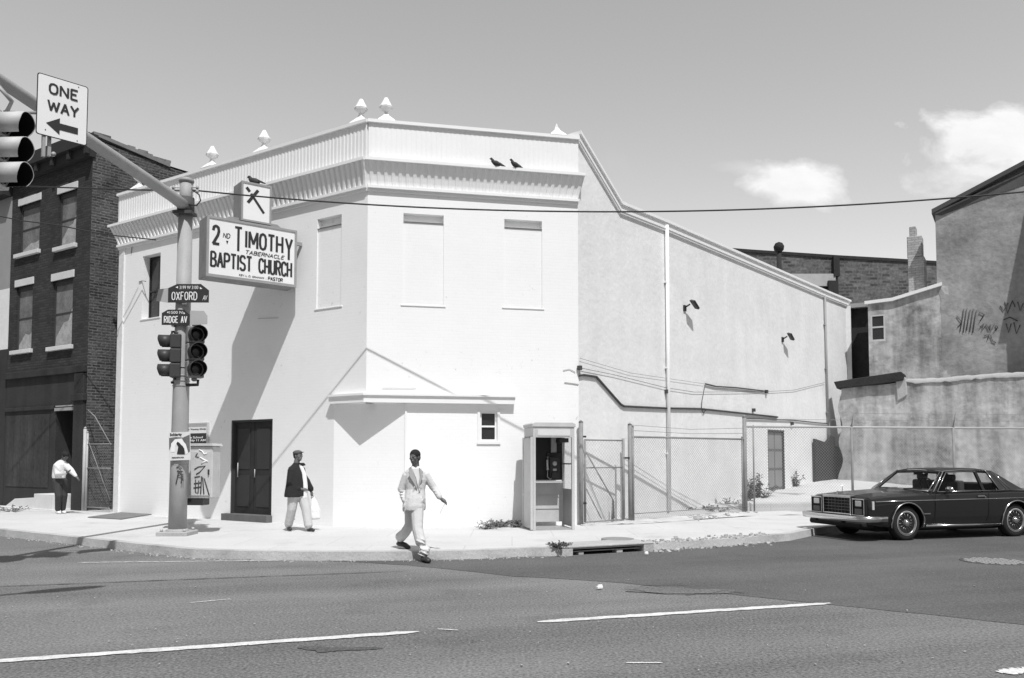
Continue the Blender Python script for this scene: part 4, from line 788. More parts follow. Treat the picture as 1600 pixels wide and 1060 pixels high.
# its side wall facing the church
FRS = Frame(FR.p0.xy, FR.p0.xy+FR.y.xy*8); obj("rear_mass", MB().box(.35, 15, .42, 9, -.1, 3.9).box(mid_[0][0]+.02, 15, 1.95, 8, 3.9, 6.2), stucco2, gb, FR.M)
# chimney
ch0 = P(FR, [(1419, 470), (1446, 470)], -2.2); zc_ = [FR.at(1430, y, -2.2)[1] for y in (352, 368, 402, 446)]; s0, s1 = ch0[0][0], ch0[1][0]
k = MB().box(s0+.02, s1, 2.2, 3.0, zc_[3]-.6, zc_[2]).box(s0+.0, s1-.08, 2.26, 2.94, zc_[2], zc_[1]).box(s0+.08, s1-.28, 2.35, 2.85, zc_[1], zc_[0]); obj("chimney", k, mat("pale_chimney_brick", .42, .9, .25, 2, .15, 20, bump=.5, brick=dict(w=.25, h=.09, m=.012, c1=1.1, c2=.85, cm=.7)), gb, FR.M, .02)
# graffiti
def wallscrawl(name, strokes, off, w, m):
    k = MB()
    for pts in strokes:
        q = P(FR, pts, off+.0); k.tube([(s, -off-.004, z) for s, z in q], w, 5)
    obj(name, k, m, gb, FR.M)
gi = mat("black_spray_paint", .10, .9, .3, 8)
wallscrawl("graffiti", [[(1506, 483), (1504, 498), (1500, 518)], [(1511, 482), (1508, 500), (1505, 520)], [(1516, 484), (1513, 500), (1510, 517)], [(1521, 483), (1518, 502), (1515, 519)], [(1526, 485), (1523, 500), (1520, 520)], [(1495, 494), (1503, 504), (1496, 512)], [(1530, 488), (1538, 492), (1531, 502)],
    [(1531, 512), (1537, 506), (1534, 517), (1540, 508)], [(1541, 507), (1546, 516)], [(1547, 507), (1549, 516), (1554, 506)], [(1556, 508), (1559, 512), (1554, 517)], [(1538, 525), (1546, 522), (1543, 531)], [(1548, 524), (1551, 533), (1556, 536)]], UO+.02, .015, gi)
wallscrawl("graffiti", [[(1563, 478), (1568, 486), (1575, 474)], [(1570, 472), (1574, 490), (1582, 470), (1586, 480)], [(1568, 500), (1578, 496), (1590, 502)], [(1572, 506), (1576, 520), (1580, 506)], [(1584, 504), (1588, 522), (1594, 508)], [(1590, 472), (1594, 486), (1599, 474)]], UO+.02, .015, mat("faded_spray_paint", .07, .9))
# unseen house right of frame; steep roof shaped to cast the stucco wall's shadow
sx = FR.at(1642, 500)[0]; zo = FR.at(1540, 560, UO)[1]+4.5
nh = thing("unseen_shade_house", "unseen brick house beyond the right edge, its roof shaped to shade the grey stucco wall", "building", tuple(FR.w(sx+3, 2, 0)))
obj("wall", MB().prism([(.03, -.1), (-UO-.01, -.1), (-UO-.01, zo+5), (.03, zo)], sx+.45, sx+7, 'x'), brick, nh, FR.M); obj("roof", MB().prism([(-.03, zo), (-UO-.03, zo+5.05), (-UO+4, zo+5.3), (-UO+4, zo+5.45), (-UO-.05, zo+5.15), (-.10, zo)], sx+.35, sx+7, 'x'), MATS["tar_roof"], nh, FR.M)
# far brick warehouse
Yb = 50; brick_far = mat("far_brick_wall", .10, .95, .25, 1.0, .5, 7, brick=dict(w=.5, h=.2, m=.04, c1=1.5, c2=.5, cm=1.2), stain=.2)
tp = [DP(x, y, Yb) for x, y in ((1120, 391), (1172, 395), (1308, 404), (1380, 408), (1480, 414))]
wh = thing("brick_warehouse", "long dark brick building seen over the church roof at right", "building", (tp[2].x, Yb, .14)); FW = Frame((tp[0].x, Yb), (tp[-1].x, Yb+.0))
pr = [(p.x-tp[0].x, p.z) for p in tp]; obj("wall", MB().prism([(0, -.1), (pr[-1][0], -.1)]+list(reversed(pr)), 0, 12), brick_far, wh, FW.M)
k = MB()
for (a, b), (c, d) in zip(pr, pr[1:]): k.prism([(a, b), (c, d), (c, d+.18), (a, b+.18)], -.08, .5)
obj("coping", k, dark_wood_shade, wh, FW.M)
q = [FW.at(x, y, .2) for x, y in ((1302, 400), (1312, 432))]; obj("pilaster", MB().box(q[0][0], q[1][0], -.25, .0, q[1][1], q[0][1]), dark_wood_shade, wh, FW.M)
q = [FW.at(x, y, .2) for x, y in ((1215, 428), (1306, 447), (1300, 475))]; obj("lintel_band", MB().box(q[0][0], q[1][0], -.2, .0, q[1][1], q[0][1]), pale_cement, wh, FW.M); obj("loading_door", MB().box(q[0][0], q[1][0]-.3, -.05, -.01, q[2][1]-1, q[1][1]), dark_wood_shade, wh, FW.M); obj("pilaster", MB().box(q[1][0]-.5, q[1][0]+.1, -.35, -.21, q[2][1]-1, q[1][1]+.3), dark_wood_shade, wh, FW.M)
a = DP(1217, 388, 42); b = DP(1217, 418, 42); vp = thing("vent_pipe", "dark round-capped vent pipe standing above the church roof slope", "vent pipe", (a.x, a.y, b.z))
obj("pipe", MB().tube([(a.x, 42, b.z-6), (a.x, 42, a.z)], .13, 10), dark_wood_shade, vp); obj("vent_cap", MB().lathe([(.13, -.2), (.24, -.1), (.27, .08), (.18, .25), (.02, .32)], 12, (a.x, 42, a.z)), dark_wood_shade, vp)
# ------------------------------------------------------------------ raised lot behind the fence
fa, fbp = G(985, 810, .22).xy, G(1165, 796, .26).xy; fd = Vector((.97, .14)).normalized()
NE = [C1+Vector((.02, -.25)), fa+Vector((.15, -.7)), fbp+Vector((.2, -.7)), fbp+fd*5+Vector((0, -.7)), fbp+fd*12+Vector((0, -.7)), fbp+fd*30]; FE = [C1+sd*.0, C1+sd*4.0, C1+sd*9, C1+sd*14, C1+sd*22, C1+sd*22+Vector((25, 0))]
nz_, fz_ = [.145, .145, .145, .15, .2, .3], [.15, .20, .45, .80, 1.0, 1.0]
k = MB(); v = []; NN, MM_ = 60, 16; rnd = random.Random(5)
def along(L_, t): 
    t *= len(L_)-1; i = min(int(t), len(L_)-2); return L_[i], L_[i+1], t-i
for i in range(NN+1):
    a, b, f = along(NE, i/NN); c, d, _ = along(FE, i/NN); za, zb_, _ = along(nz_, i/NN); zc2, zd2, _ = along(fz_, i/NN)
    p = a.lerp(b, f); q = c.lerp(d, f); z0 = za+(zb_-za)*f; z1 = zc2+(zd2-zc2)*f
    for j in range(MM_+1):
        u = j/MM_; r_ = p.lerp(q, u); s = u*u*(3-2*u); v.append((r_.x, r_.y, z0+(z1-z0)*s+rnd.uniform(-.012, .02)))
m_ = MM_+1; k.add(v, [(i*m_+j, (i+1)*m_+j, (i+1)*m_+j+1, i*m_+j+1) for i in range(NN) for j in range(MM_)], True); struct(obj("lot_ground", k, earth))
FF2 = Frame(fa, fbp); FF3 = Frame(fbp, fbp+fd*22); FF1 = Frame(G(908, 820, .15).xy, fa)
k = MB().box(.0, 3.6, .08, .40, .1, .42).box(3.9, 9, .35, .6, .2, .75); tag(obj("retaining_kerb", k, concrete, None, FF3.M @ Matrix.Translation((.0, .1, 0)), .03), "low white concrete kerb behind the fence beside the bushy weed", "low wall")
k = MB(); q = [FS.at(x, y, .10) for x, y in ((1272, 686), (1290, 692), (1297, 680), (1302, 684), (1303, 697), (1322, 703), (1322, 765), (1274, 765))]; tag(obj('tarred_board', k.prism(q, -.14, -.06), dark_wood_shade, None, FS.M), 'black tarred boarding against the church side wall behind the fence', 'board')
# ------------------------------------------------------------------ chain-link fence
wire_m = mat("fence_wire", .30, .6, .1, 5, 0); rust_m = mat("weathered_fence_steel", .24, .6, .25, 5, .15, 40)
def chain(s0, s1, z0, z1, pitch=.08, r_=.0028):
    k = MB(); h = z1-z0; n = int((s1-s0+h)/pitch)
    for i in range(n+1):
        for sg in (1, -1):
            c = s0-h+i*pitch if sg == 1 else s0+i*pitch   # z-z0 = sg*(x-c)
            if sg == 1: xa, xb = max(c, s0), min(c+h, s1)
            else: xa, xb = max(c-h, s0), min(c, s1)
            if xb-xa < .02: continue
            a = Vector((xa, 0.003*sg, z0+sg*(xa-c))); b = Vector((xb, .003*sg, z0+sg*(xb-c))); o = Vector((r_*.7, 0, -sg*r_*.7)); y = Vector((0, r_, 0))
            k.add([a-o-y*.5, a+o-y*.5, a+y, b-o-y*.5, b+o-y*.5, b+y], [(0, 1, 4, 3), (1, 2, 5, 4), (2, 0, 3, 5)])
    return k
zr1 = FF2.at(1000, 683)[1]; zpt = FF2.at(985, 664)[1]; zr3 = FF3.at(1175, 667)[1]; zp3 = FF3.at(1165, 652)[1]; print("fence", zr1, zpt, zr3, zp3, FF2.L)
f1 = thing("chain_link_fence", "lower chain-link fence bay between gate and tall corner post", "fence", tuple(fa)+(.14,))
def post(F, s, z1, r_=.038, z0=.0, nm="post", par=None, m=rust_m): return obj(nm, MB().tube([(s, 0, z0), (s, 0, z1)], r_, 10).tube([(s, 0, z1), (s, 0, z1+.05)], [r_*1.15, .01], 10), m, par, F.M)
post(FF2, .0, zpt, .05, par=f1); post(FF2, .10, zpt-.05, .03, par=f1); post(FF2, FF2.L-.12, zr1+.03, .022, par=f1)
obj("rail", MB().tube([(0, 0, zr1), (FF2.L, 0, zr1)], .024, 8), rust_m, f1, FF2.M); obj("rail", MB().tube([(0, 0, .32), (FF2.L, 0, .34)], .012, 6), rust_m, f1, FF2.M); obj("mesh", chain(0.05, FF2.L-.1, .2, zr1+.02), wire_m, f1, FF2.M)
obj("barbed_wire", MB().tube([(0, 0, zr1+.28), (FF2.L*.5, 0, zr1+.22), (FF2.L, 0, zr1+.3)], .006, 5).tube([(0, 0, zr1+.15), (FF2.L*.5, 0, zr1+.11), (FF2.L, 0, zr1+.16)], .006, 5), rust_m, f1, FF2.M)
f3 = thing("chain_link_fence", "taller chain-link fence running behind the dark car", "fence", tuple(fbp)+(.14,))
post(FF3, 0, zp3, .055, par=f3); post(FF3, .25, zr3, .022, par=f3)
for i, x in enumerate((1331, 1490, 1640)): s = FF3.at(x, 700)[0]; post(FF3, s, zr3+.03, .034, par=f3); obj("barbed_arm", MB().tube([(s, 0, zr3), (s, -.12, zr3+.42)], .016, 6), rust_m, f3, FF3.M)
e_ = FF3.at(1700, 700)[0]
obj("rail", MB().tube([(0, 0, zr3), (e_, 0, zr3)], .026, 8), metal_grey, f3, FF3.M); obj("mesh", chain(.02, e_, .3, zr3+.03), wire_m, f3, FF3.M)
obj("barbed_wire", MB().tube([(.3, -.05, zr3+.2), (e_, -.05, zr3+.2)], .005, 5).tube([(FF3.at(1331, 700)[0], -.1, zr3+.38), (e_, -.1, zr3+.38)], .005, 5), rust_m, f3, FF3.M)
gt = thing("chain_link_gate", "narrow chain-link gate with diagonal braces beside the phone booth", "gate", tuple(FF1.p0)); zg = FF1.at(940, 688)[1]; g0, g1 = FF1.at(914, 750)[0], FF1.at(974, 750)[0]
post(FF1, FF1.at(908, 750)[0], zpt+.02, .05, par=gt)
obj("gate_frame", MB().tube([(g0, 0, .2), (g0, 0, zg)], .026, 8).tube([(g1, 0, .2), (g1, 0, zg+.05)], .034, 8).tube([(g0, 0, zg), (g1, 0, zg)], .018, 8).tube([(g0, 0, 1.42), (g1, 0, 1.42)], .015, 8).tube([(g0, 0, .2), (g1, 0, .2)], .015, 8), rust_m, gt, FF1.M)
obj("brace", MB().tube([(g0, -.02, zg-.25), (g1-.35, -.02, .65), (g1-.33, -.02, .25)], .015, 6).tube([(g0, -.02, .98), (g0+.5, -.02, .25)], .012, 6), rust_m, gt, FF1.M); obj("mesh", chain(g0, g1, .2, 1.42), wire_m, gt, FF1.M); obj("mesh", chain(g0, g1, 1.44, zg, .09, .0018), wire_m, gt, FF1.M)
obj("latch", MB().box(g1-.02, g1+.22, -.03, .03, 1.62, 1.66).box(g0-.08, g0+.02, -.03, .03, 2.1, 2.14).box(g0-.08, g0+.02, -.03, .03, .6, .64), black, gt, FF1.M)
for i in range(2): s = FF1.at(957+6*i, 790)[0]; 
k = MB().tube([(g1-.22, .15, .14), (g1-.20, .15, .66+.0)], [.035, .02], 6); obj("stake", k, MATS["weathered_window_board"], gt, FF1.M)
# left alley gate beside the brick house
ga = FL.w(-1.38, .05, 0); gb_ = FL.w(-.06, .05, 0); FGL = Frame(ga.xy, gb_.xy); lg = thing("alley_gate", "chain-link alley gate between brick house and white church", "gate", tuple(ga)); zg = FGL.at(146, 671)[1]
post(FGL, .0, zg+.03, .05, par=lg, m=metal_grey); post(FGL, .13, zg-.1, .03, par=lg, m=metal_grey); obj("gate_frame", MB().tube([(.13, 0, zg-.42), (FGL.L, 0, zg-.42)], .018, 6).tube([(.13, 0, 1.35), (FGL.L, 0, 1.35)], .02, 6).tube([(.13, 0, .25), (FGL.L, 0, .25)], .018, 6), rust_m, lg, FGL.M)
obj("brace", MB().tube([(.13, -.01, 3.0), (.5, -.01, 2.8), (FGL.L, -.01, 2.0)], .014, 6).tube([(.13, -.01, 2.2), (FGL.L, -.01, .5)], .01, 6), rust_m, lg, FGL.M); obj("mesh", chain(.13, FGL.L, .25, zg-.42, .09, .002), wire_m, lg, FGL.M)
# ------------------------------------------------------------------ phone booth
b0 = G(833, 829.5, .14).xy; FP = Frame(b0, b0+FF.x.xy*2); bw_ = FP.at(898, 760)[0]; bd = .80; bh_ = FP.at(866, 660)[1]-.14
ph = thing("phone_booth", "old aluminium telephone booth with open front beside the gate", "phone booth", (0, 0, 0), M=FP.M @ Matrix.Translation((0, 0, .14))); MP = ph.matrix_basis
k = MB()
for x in (0, bw_-.06):
    for y in (0, bd-.06): k.box(x, x+.06, y, y+.06, .0, bh_-.1)
k.box(.06, bw_-.06, 0, .05, bh_-.32, bh_-.1)
for y0_ in (.0,): k.box(0.0, .05, .06, bd-.06, bh_-.30, bh_-.1).box(bw_-.05, bw_, .06, bd-.06, bh_-.30, bh_-.1).box(.06, bw_-.06, bd-.05, bd, bh_-.3, bh_-.1)
obj("booth_frame", k, alu, ph, MP, .006)
obj("roof", MB().prism([(-.02, bh_-.1), (bw_+.02, bh_-.1), (bw_+.02, bh_-.03), (bw_-.05, bh_+.0), (.05, bh_+.0), (-.02, bh_-.03)], -.025, bd+.02), alu, ph, MP, .01)
obj("header_sign", MB().box(.10, bw_-.10, -.012, -.001, bh_-.28, bh_-.15), mat("header_glass", .62, .4), ph, MP)
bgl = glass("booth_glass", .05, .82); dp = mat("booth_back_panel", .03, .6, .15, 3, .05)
obj("side_panel", MB().box(bw_-.045, bw_-.02, .06, bd-.06, .06, .80).box(bw_-.05, bw_-.01, .06, bd-.06, .80, .84), alu_dark, ph, MP); obj("glazing_bar", MB().box(bw_-.05, bw_-.01, .06, bd-.06, 1.36, 1.39), alu_dark, ph, MP); obj("side_glass", MB().box(bw_-.035, bw_-.028, .06, bd-.06, .84, bh_-.3), bgl, ph, MP)
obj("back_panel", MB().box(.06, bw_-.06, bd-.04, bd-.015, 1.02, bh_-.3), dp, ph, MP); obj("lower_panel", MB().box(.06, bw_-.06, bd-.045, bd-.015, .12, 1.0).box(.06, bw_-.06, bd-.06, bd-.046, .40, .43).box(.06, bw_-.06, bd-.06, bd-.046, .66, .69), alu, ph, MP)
obj("left_panel", MB().box(.015, .03, .06, bd-.06, .06, bh_-.3), mat("frosted_panel", .46, .4, .1, 4, .05), ph, MP); obj("panel_bar", MB().box(-.004, .034, .06, bd-.06, .74, .78).box(-.004, .034, .06, bd-.06, 1.36, 1.40).box(-.004, .034, bd*.45, bd*.5, .06, bh_-.3), alu, ph, MP)
obj("folding_door", MB().box(-.05, -.015, -.02, bd-.10, .04, bh_-.33).box(-.06, -.01, -.03, .02, .02, bh_-.31).box(-.06, -.01, bd-.14, bd-.08, .02, bh_-.31).box(-.058, -.012, .0, bd-.1, .7, .74).box(-.058, -.012, .0, bd-.1, 1.35, 1.39), alu, ph, MP)
obj("shelf", MB().box(.06, bw_-.14, .45, bd-.05, .97, 1.0), alu, ph, MP)
tel = obj("telephone", MB().box(bw_-.38, bw_-.16, bd-.20, bd-.045, 1.06, 1.52).box(bw_-.42, bw_-.10, bd-.07, bd-.042, 1.02, 1.62).prism([(bw_-.36, 1.06), (bw_-.18, 1.06), (bw_-.2, 1.2), (bw_-.34, 1.2)], bd-.25, bd-.2), black, ph, MP, .012)
obj("dial", MB().lathe([(.05, -.202), (.05, -.212), (.02, -.215)], 16, (bw_-.27, bd, 1.38), 'y').box(bw_-.31, bw_-.23, bd-.215, bd-.2, 1.22, 1.27), metal_grey, tel, MP)
obj("handset", MB().tube([(bw_-.42, bd-.18, 1.52), (bw_-.44, bd-.23, 1.45), (bw_-.44, bd-.23, 1.32), (bw_-.42, bd-.18, 1.25)], [.03, .02, .02, .03], 8).tube([(bw_-.42, bd-.18, 1.25), (bw_-.44, bd-.22, 1.1), (bw_-.38, bd-.22, 1.04), (bw_-.3, bd-.22, 1.1)], .009, 6), metal_grey, tel, MP)
obj("conduit", MB().box(bw_-.32, bw_-.2, bd-.10, bd-.04, 1.62, bh_-.3), alu_dark, ph, MP); obj("ceiling_lamp", MB().box(bw_-.30, bw_-.1, .1, .4, bh_-.42, bh_-.33), black, ph, MP); obj("floor_tray", MB().box(.03, bw_-.03, .03, bd-.03, 0, .03), alu_dark, ph, MP)
# ------------------------------------------------------------------ storm drain set in the kerb
n0, n1, n2, n3 = cp[-1], cr[0], notch[1], notch[0]; FD = Frame(n0, n1); Ld = FD.L
sdn = thing("storm_drain", "concrete storm drain with dark slot in the kerb near the phone booth", "storm drain", (n0.x, n0.y, 0))
obj("slab", MB().box(-.15, Ld+.15, -.02, .60, .125, .165), pale_cement, sdn, FD.M, .012); obj("slot_frame", MB().box(-.15, .06, -.015, .3, -.01, .124).box(Ld-.06, Ld+.15, -.015, .3, -.01, .124).box(.06, Ld-.06, .0, .05, .105, .124), curb_mat, sdn, FD.M, .008)
obj("slot", MB().box(.061, Ld-.061, .28, .5, -.01, .123), mat("drain_dark", .012, .9), sdn, FD.M); obj("slot_support", MB().box(.2, .30, .04, .2, -.0, .05).box(Ld*.62, Ld*.7, .04, .2, 0, .06).box(.1, Ld-.1, .05, .1, .055, .07), pale_cement, sdn, FD.M, .006)
c = G(965, 842, .168); tag(obj("manhole_cover", MB().lathe([(.30, .1), (.30, .172), (.27, .176), (.001, .176)], 28, (c.x, c.y, 0)), mat("worn_iron_cover", .24, .7, .2, 6, .2), None), "round iron cover in the slab above the storm drain", "manhole cover")
c = G(1552, 878); k = MB().lathe([(.48, .0), (.48, .008), (.44, .009), (.001, .009)], 32, (c.x, c.y, 0)); mh = obj("manhole_cover", k, asphalt3, None); tag(mh, "round waffle-patterned manhole cover in the road before the dark car", "manhole cover")
k = MB()
for i in range(-4, 5):
    for j in range(-4, 5):
        if i*i+j*j < 19: k.box(c.x+i*.095-.032, c.x+i*.095+.032, c.y+j*.095-.032, c.y+j*.095+.032, .008, .018)
obj("cover_stud", k, mat("worn_iron_stud", .36, .5), mh)
# ------------------------------------------------------------------ weeds, bushes, rubble, birds
leafm = mat("weed_leaf", .09, .7, .4, 30, 0); drym = mat("dry_weed_leaf", .20, .8, .4, 20, 0)
def weed(label, px, py, w, h, n, size, seed, z=.14, m=leafm, grp=None, name="weed", tall_=True):
    c = G(px, py, z); t = thing(name, label, "weed", (c.x, c.y, c.z), group=grp); rnd = random.Random(seed); k = MB(); s = MB()
    for i in range(max(5, int(n/14))):
        a = rnd.uniform(0, 6.28); q = rnd.random()**.6; top = Vector((math.cos(a)*q*w*.5, math.sin(a)*q*w*.4, h*rnd.uniform(.5, 1)*(1-.4*q))); s.tube([(top.x*.2, top.y*.2, 0), (top.x*.6, top.y*.6, top.z*.6), tuple(top)], [.008, .006, .003], 4)
        for j in range(14):
            u = rnd.uniform(.15, 1); p = Vector((top.x*u, top.y*u, top.z*u)); d = Vector((rnd.uniform(-1, 1), rnd.uniform(-1, 1), rnd.uniform(-.3, .8))).normalized(); e = d.cross(Vector((0, 0, 1))).normalized(); L_ = size*rnd.uniform(.6, 1.4)
            b = p+d*L_*.5+Vector((0, 0, .01)); k.add([p, b+e*L_*.22, p+d*L_-Vector((0, 0, L_*.15)), b-e*L_*.22], [(0, 1, 2, 3)])
    obj("stem", s, m, t, PM[t]); obj("foliage", k, m, t, PM[t]); return t
weed("low spreading weed at the church wall left of the phone booth", 778, 824, 1.1, .22, 340, .07, 1, m=drym); weed("small flat weed in the pavement before the booth weed", 760, 827, .6, .10, 160, .06, 2, m=drym); weed("short weed tuft against the booth's left foot", 806, 824, .5, .12, 120, .06, 15, m=drym)
weed("dark weed clump growing at the kerb left of the storm drain", 872, 856, .75, .10, 300, .05, 3, z=.14)
weed("bushy leafy weed at the foot of the tall fence post", 1186, 792, 1.25, 1.15, 520, .13, 4, .16); weed("slender weed leaning on the tall fence post", 1168, 795, .5, .95, 160, .11, 5, .16)
weed("leafy weed behind the fence by the white downpipe", 1052, 793, .6, .55, 160, .11, 6, .2); weed("low weed patch along the fence foot", 1108, 803, 1.3, .28, 320, .08, 7, .15); weed("dry weed tuft beside the low weed patch", 1140, 798, .8, .4, 220, .08, 12, .15, m=drym)
weed("dark weed growing by the church side door", 1243, 764, .55, .8, 150, .12, 8, .6); weed("small dark weed beyond the side door", 1258, 762, .2, .4, 60, .08, 9, .6)
weed("weeds sprouting at the shopfront foot on the left", 20, 800, 1.2, .25, 160, .07, 10, m=drym)
k = MB(); rnd = random.Random(9)
def rock(k, x, y, z, s):
    o = k.M; k.M = Matrix.Translation((x, y, z)) @ Matrix.Rotation(rnd.uniform(0, 3), 4, 'Z') @ Matrix.Rotation(rnd.uniform(0, 3), 4, 'X') @ Matrix.Diagonal((s, s*rnd.uniform(.5, 1), s*rnd.uniform(.35, .8), 1)); k.add([(x_*rnd.uniform(.7, 1.1), y_*rnd.uniform(.7, 1.1), z_*rnd.uniform(.7, 1.1)) for x_ in (-.5, .5) for y_ in (-.5, .5) for z_ in (-.5, .5)], [(0, 1, 3, 2), (4, 6, 7, 5), (0, 4, 5, 1), (2, 3, 7, 6), (0, 2, 6, 4), (1, 5, 7, 3)]); k.M = o
for i in range(260):
    t = rnd.random()*2.6; i2 = int(t); p = cr[i2].lerp(cr[i2+1], t-i2); dd = (cr[i2+1]-cr[i2]).normalized(); of = rnd.gauss(.10, .16); p = p+Vector((-dd.y, dd.x))*of; rock(k, p.x, p.y, .15 if of > .02 else .012, rnd.choice((.02, .03, .05, .08)))
for i in range(170):
    px = rnd.uniform(1075, 1185); p = G(px, 811-(px-1075)*.12+rnd.gauss(0, 2.5), .14); rock(k, p.x, p.y, .17, rnd.choice((.03, .05, .07, .12)))
ru = obj("rubble", k, mat("pale_rubble", .38, .95, .3, 15, .1)); ru['kind'] = 'stuff'
k = MB()
for i in range(260):
    t = rnd.random(); i2 = rnd.randrange(1, len(cp)-1); p = cp[i2].lerp(cp[i2+1] if i2+1 < len(cp) else cp[i2], t); rock(k, p.x+rnd.uniform(-.1, .1), p.y-rnd.uniform(.02, .25), .006, rnd.choice((.015, .025, .04)))
for i in range(160): p = G(rnd.uniform(0, 1600), rnd.uniform(895, 1050)); rock(k, p.x, p.y, .012, rnd.choice((.008, .012, .018)))
gu = obj("gutter_litter", k, MATS["pale_rubble"]); gu['kind'] = 'stuff'
# flattened paper and a can on the road
for (x, y, s, lab) in ((937, 922, .04, "small crushed can lying on the dark road"), (1010, 868, .035, "scrap of white paper in the road by the storm drain")):
    p = G(x, y); rk_ = MB(); rk_.M = Matrix.Translation((p.x, p.y, .03)) @ Matrix.Rotation(.5, 4, 'Z'); rk_.box(-s, s, -s*.5, s*.5, -.015, .02).box(-s*.6, s*.9, -s*.4, s*.3, .0, .035); tag(obj("litter_scrap", rk_, white_paint, None, None, .006), lab, "litter")
birdm = mat("dark_pigeon_feather", .045, .7, .3, 20)
def bird(label, p, rz, s=1):
    M = Matrix.Translation(p) @ Matrix.Rotation(rz, 4, 'Z') @ Matrix.Scale(s, 4); k = MB(); rot = Matrix.Rotation(R(-18), 4, 'Y')
    k.ell((0, 0, .11), (.14, .075, .075), 12, 8, rot); k.ell((.11, 0, .17), (.05, .045, .06), 10, 6); k.ell((.15, 0, .225), (.042, .036, .036), 10, 6); k.tube([(.18, 0, .225), (.215, 0, .215)], [.012, .003], 6); k.prism([(-.08, .09), (-.26, .03), (-.27, .05), (-.1, .14)], -.035, .035)
    k.tube([(.02, .025, .06), (.02, .025, 0)], .008, 5).tube([(.02, -.025, .06), (.02, -.025, 0)], .008, 5)
    return tag(link("pigeon", k.mesh("pigeon"), birdm, None, M), label, "bird", "pigeons")
q = FSN.at(398, 283, -.2); p = FSN.w(q[0], -.2, z1 if False else FSN.at(424, 292)[1]); bird("dark pigeon perched on top of the church sign's cross box", p, R(160), 1.0)
for x, lab, rz in ((776, "left dark pigeon resting on the church cornice ledge", 200), (806, "right dark pigeon resting on the church cornice ledge", 215)):
    q = FF.at(x, 258, .25); bird(lab, FF.w(q[0], .22, ZL+.01), R(rz), .78)
# ------------------------------------------------------------------ parked car (front towards -x, near side -y)
paint = mat("dark_car_paint", .013, .25, .05, 4, 0, spec=.4, coat=.35); chrome = mat("chrome_trim", .62, .18, .05, 8, 0, metal=1); tyre_m = mat("tyre_rubber", .02, .85, .1, 8); car_dark = mat("car_dark_plastic", .012, .8); cglass = glass("car_glass", .02, .9, .02)
cw = G(1412, 844.5); cd = Vector((.955, .297, 0)).normalized(); CS = 1.0; y_near = Vector((-cd.y, cd.x, 0))
o_ = Vector((cw.x, cw.y, 0))-cd*.98*CS+y_near*.80*CS; MC = Matrix.Translation(o_) @ Matrix.Rotation(math.atan2(cd.y, cd.x), 4, 'Z') @ Matrix.Diagonal((CS, CS, 1.035, 1))
car = thing("parked_car", "dark two-door sedan with chrome bumper parked at the right kerb", "car", o_, M=MC)
def loft(st, ring, closed=True, sm=False):
    v = [p for s in st for p in ring(*s)]; n = len(ring(*st[0])); f = []
    for i in range(len(st)-1):
        for j in range(n): f.append((i*n+j, i*n+(j+1) % n, (i+1)*n+(j+1) % n, (i+1)*n+j))
    f += [tuple(range(n)), tuple(range((len(st)-1)*n, len(st)*n))]; return MB().add(v, f, sm)
def body_ring(x, w, zt_, zc, zb_, sh=.0):
    hf = [(w*.0, zc), (w*.5, zc-.005), (w*.86, zt_+.0), (w*.955, zt_-.035), (w*.985, zt_-.10), (w, zt_-.17), (w*.995, .56), (w*.985, .44), (w*.95, .30), (w*.90, zb_), (w*.5, zb_-.02)]
    return [(x, -y, z) for y, z in hf]+[(x, y, z) for y, z in reversed(hf[1:])]
sts = [(.10, .86, .80, .845, .42), (.16, .90, .835, .875, .36), (.5, .925, .865, .905, .26), (1.0, .94, .885, .93, .23), (1.55, .945, .905, .955, .22), (1.75, .945, .91, .94, .22), (2.5, .95, .915, .93, .22), (3.4, .95, .92, .94, .22), (3.75, .945, .93, .965, .22), (4.3, .94, .925, .96, .25), (4.85, .91, .90, .94, .32), (4.93, .87, .86, .90, .40)]
bm_ = loft(sts, body_ring, sm=False); WX = (.98, 3.77); cu = MB()
for wx in WX:
    cu.lathe([(.001, -1.1), (.385, -1.1), (.385, -.62), (.001, -.62)], 36, (wx, 0, .335), 'y'); cu.lathe([(.001, .62), (.385, .62), (.385, 1.1), (.001, 1.1)], 36, (wx, 0, .335), 'y')
bme = cut(bm_, cu, "body", .012); body = link("body", bme, paint, car, MC)
for p in bme.polygons: p.use_smooth = False
# greenhouse: roof, pillars
def roof_ring(x, w, z, d): return [(x, -w, z-.05), (x, -w+.03, z-.015), (x, -w*.6, z+.012), (x, 0, z+.02), (x, w*.6, z+.012), (x, w-.03, z-.015), (x, w, z-.05), (x, w-.04, z-.07), (x, 0, z-.05), (x, -w+.04, z-.07)]
obj("roof", loft([(2.10, .60, 1.335, 0), (2.2, .64, 1.352, 0), (2.7, .66, 1.368, 0), (3.25, .655, 1.36, 0), (3.45, .64, 1.335, 0)], roof_ring, sm=True), mat("vinyl_roof", .03, .5, .1, 20, .1, 60, bump=.2), car, MC)
def quadbar(k, a, b, w, t, side):     # pillar between two points, width along x
    k.add([(a[0]-w/2, a[1], a[2]), (a[0]+w/2, a[1], a[2]), (b[0]+w/2, b[1], b[2]), (b[0]-w/2, b[1], b[2]), (a[0]-w/2, a[1]-side*t, a[2]), (a[0]+w/2, a[1]-side*t, a[2]), (b[0]+w/2, b[1]-side*t, b[2]), (b[0]-w/2, b[1]-side*t, b[2])], [(0, 1, 2, 3), (4, 7, 6, 5), (0, 4, 5, 1), (1, 5, 6, 2), (2, 6, 7, 3), (3, 7, 4, 0)])
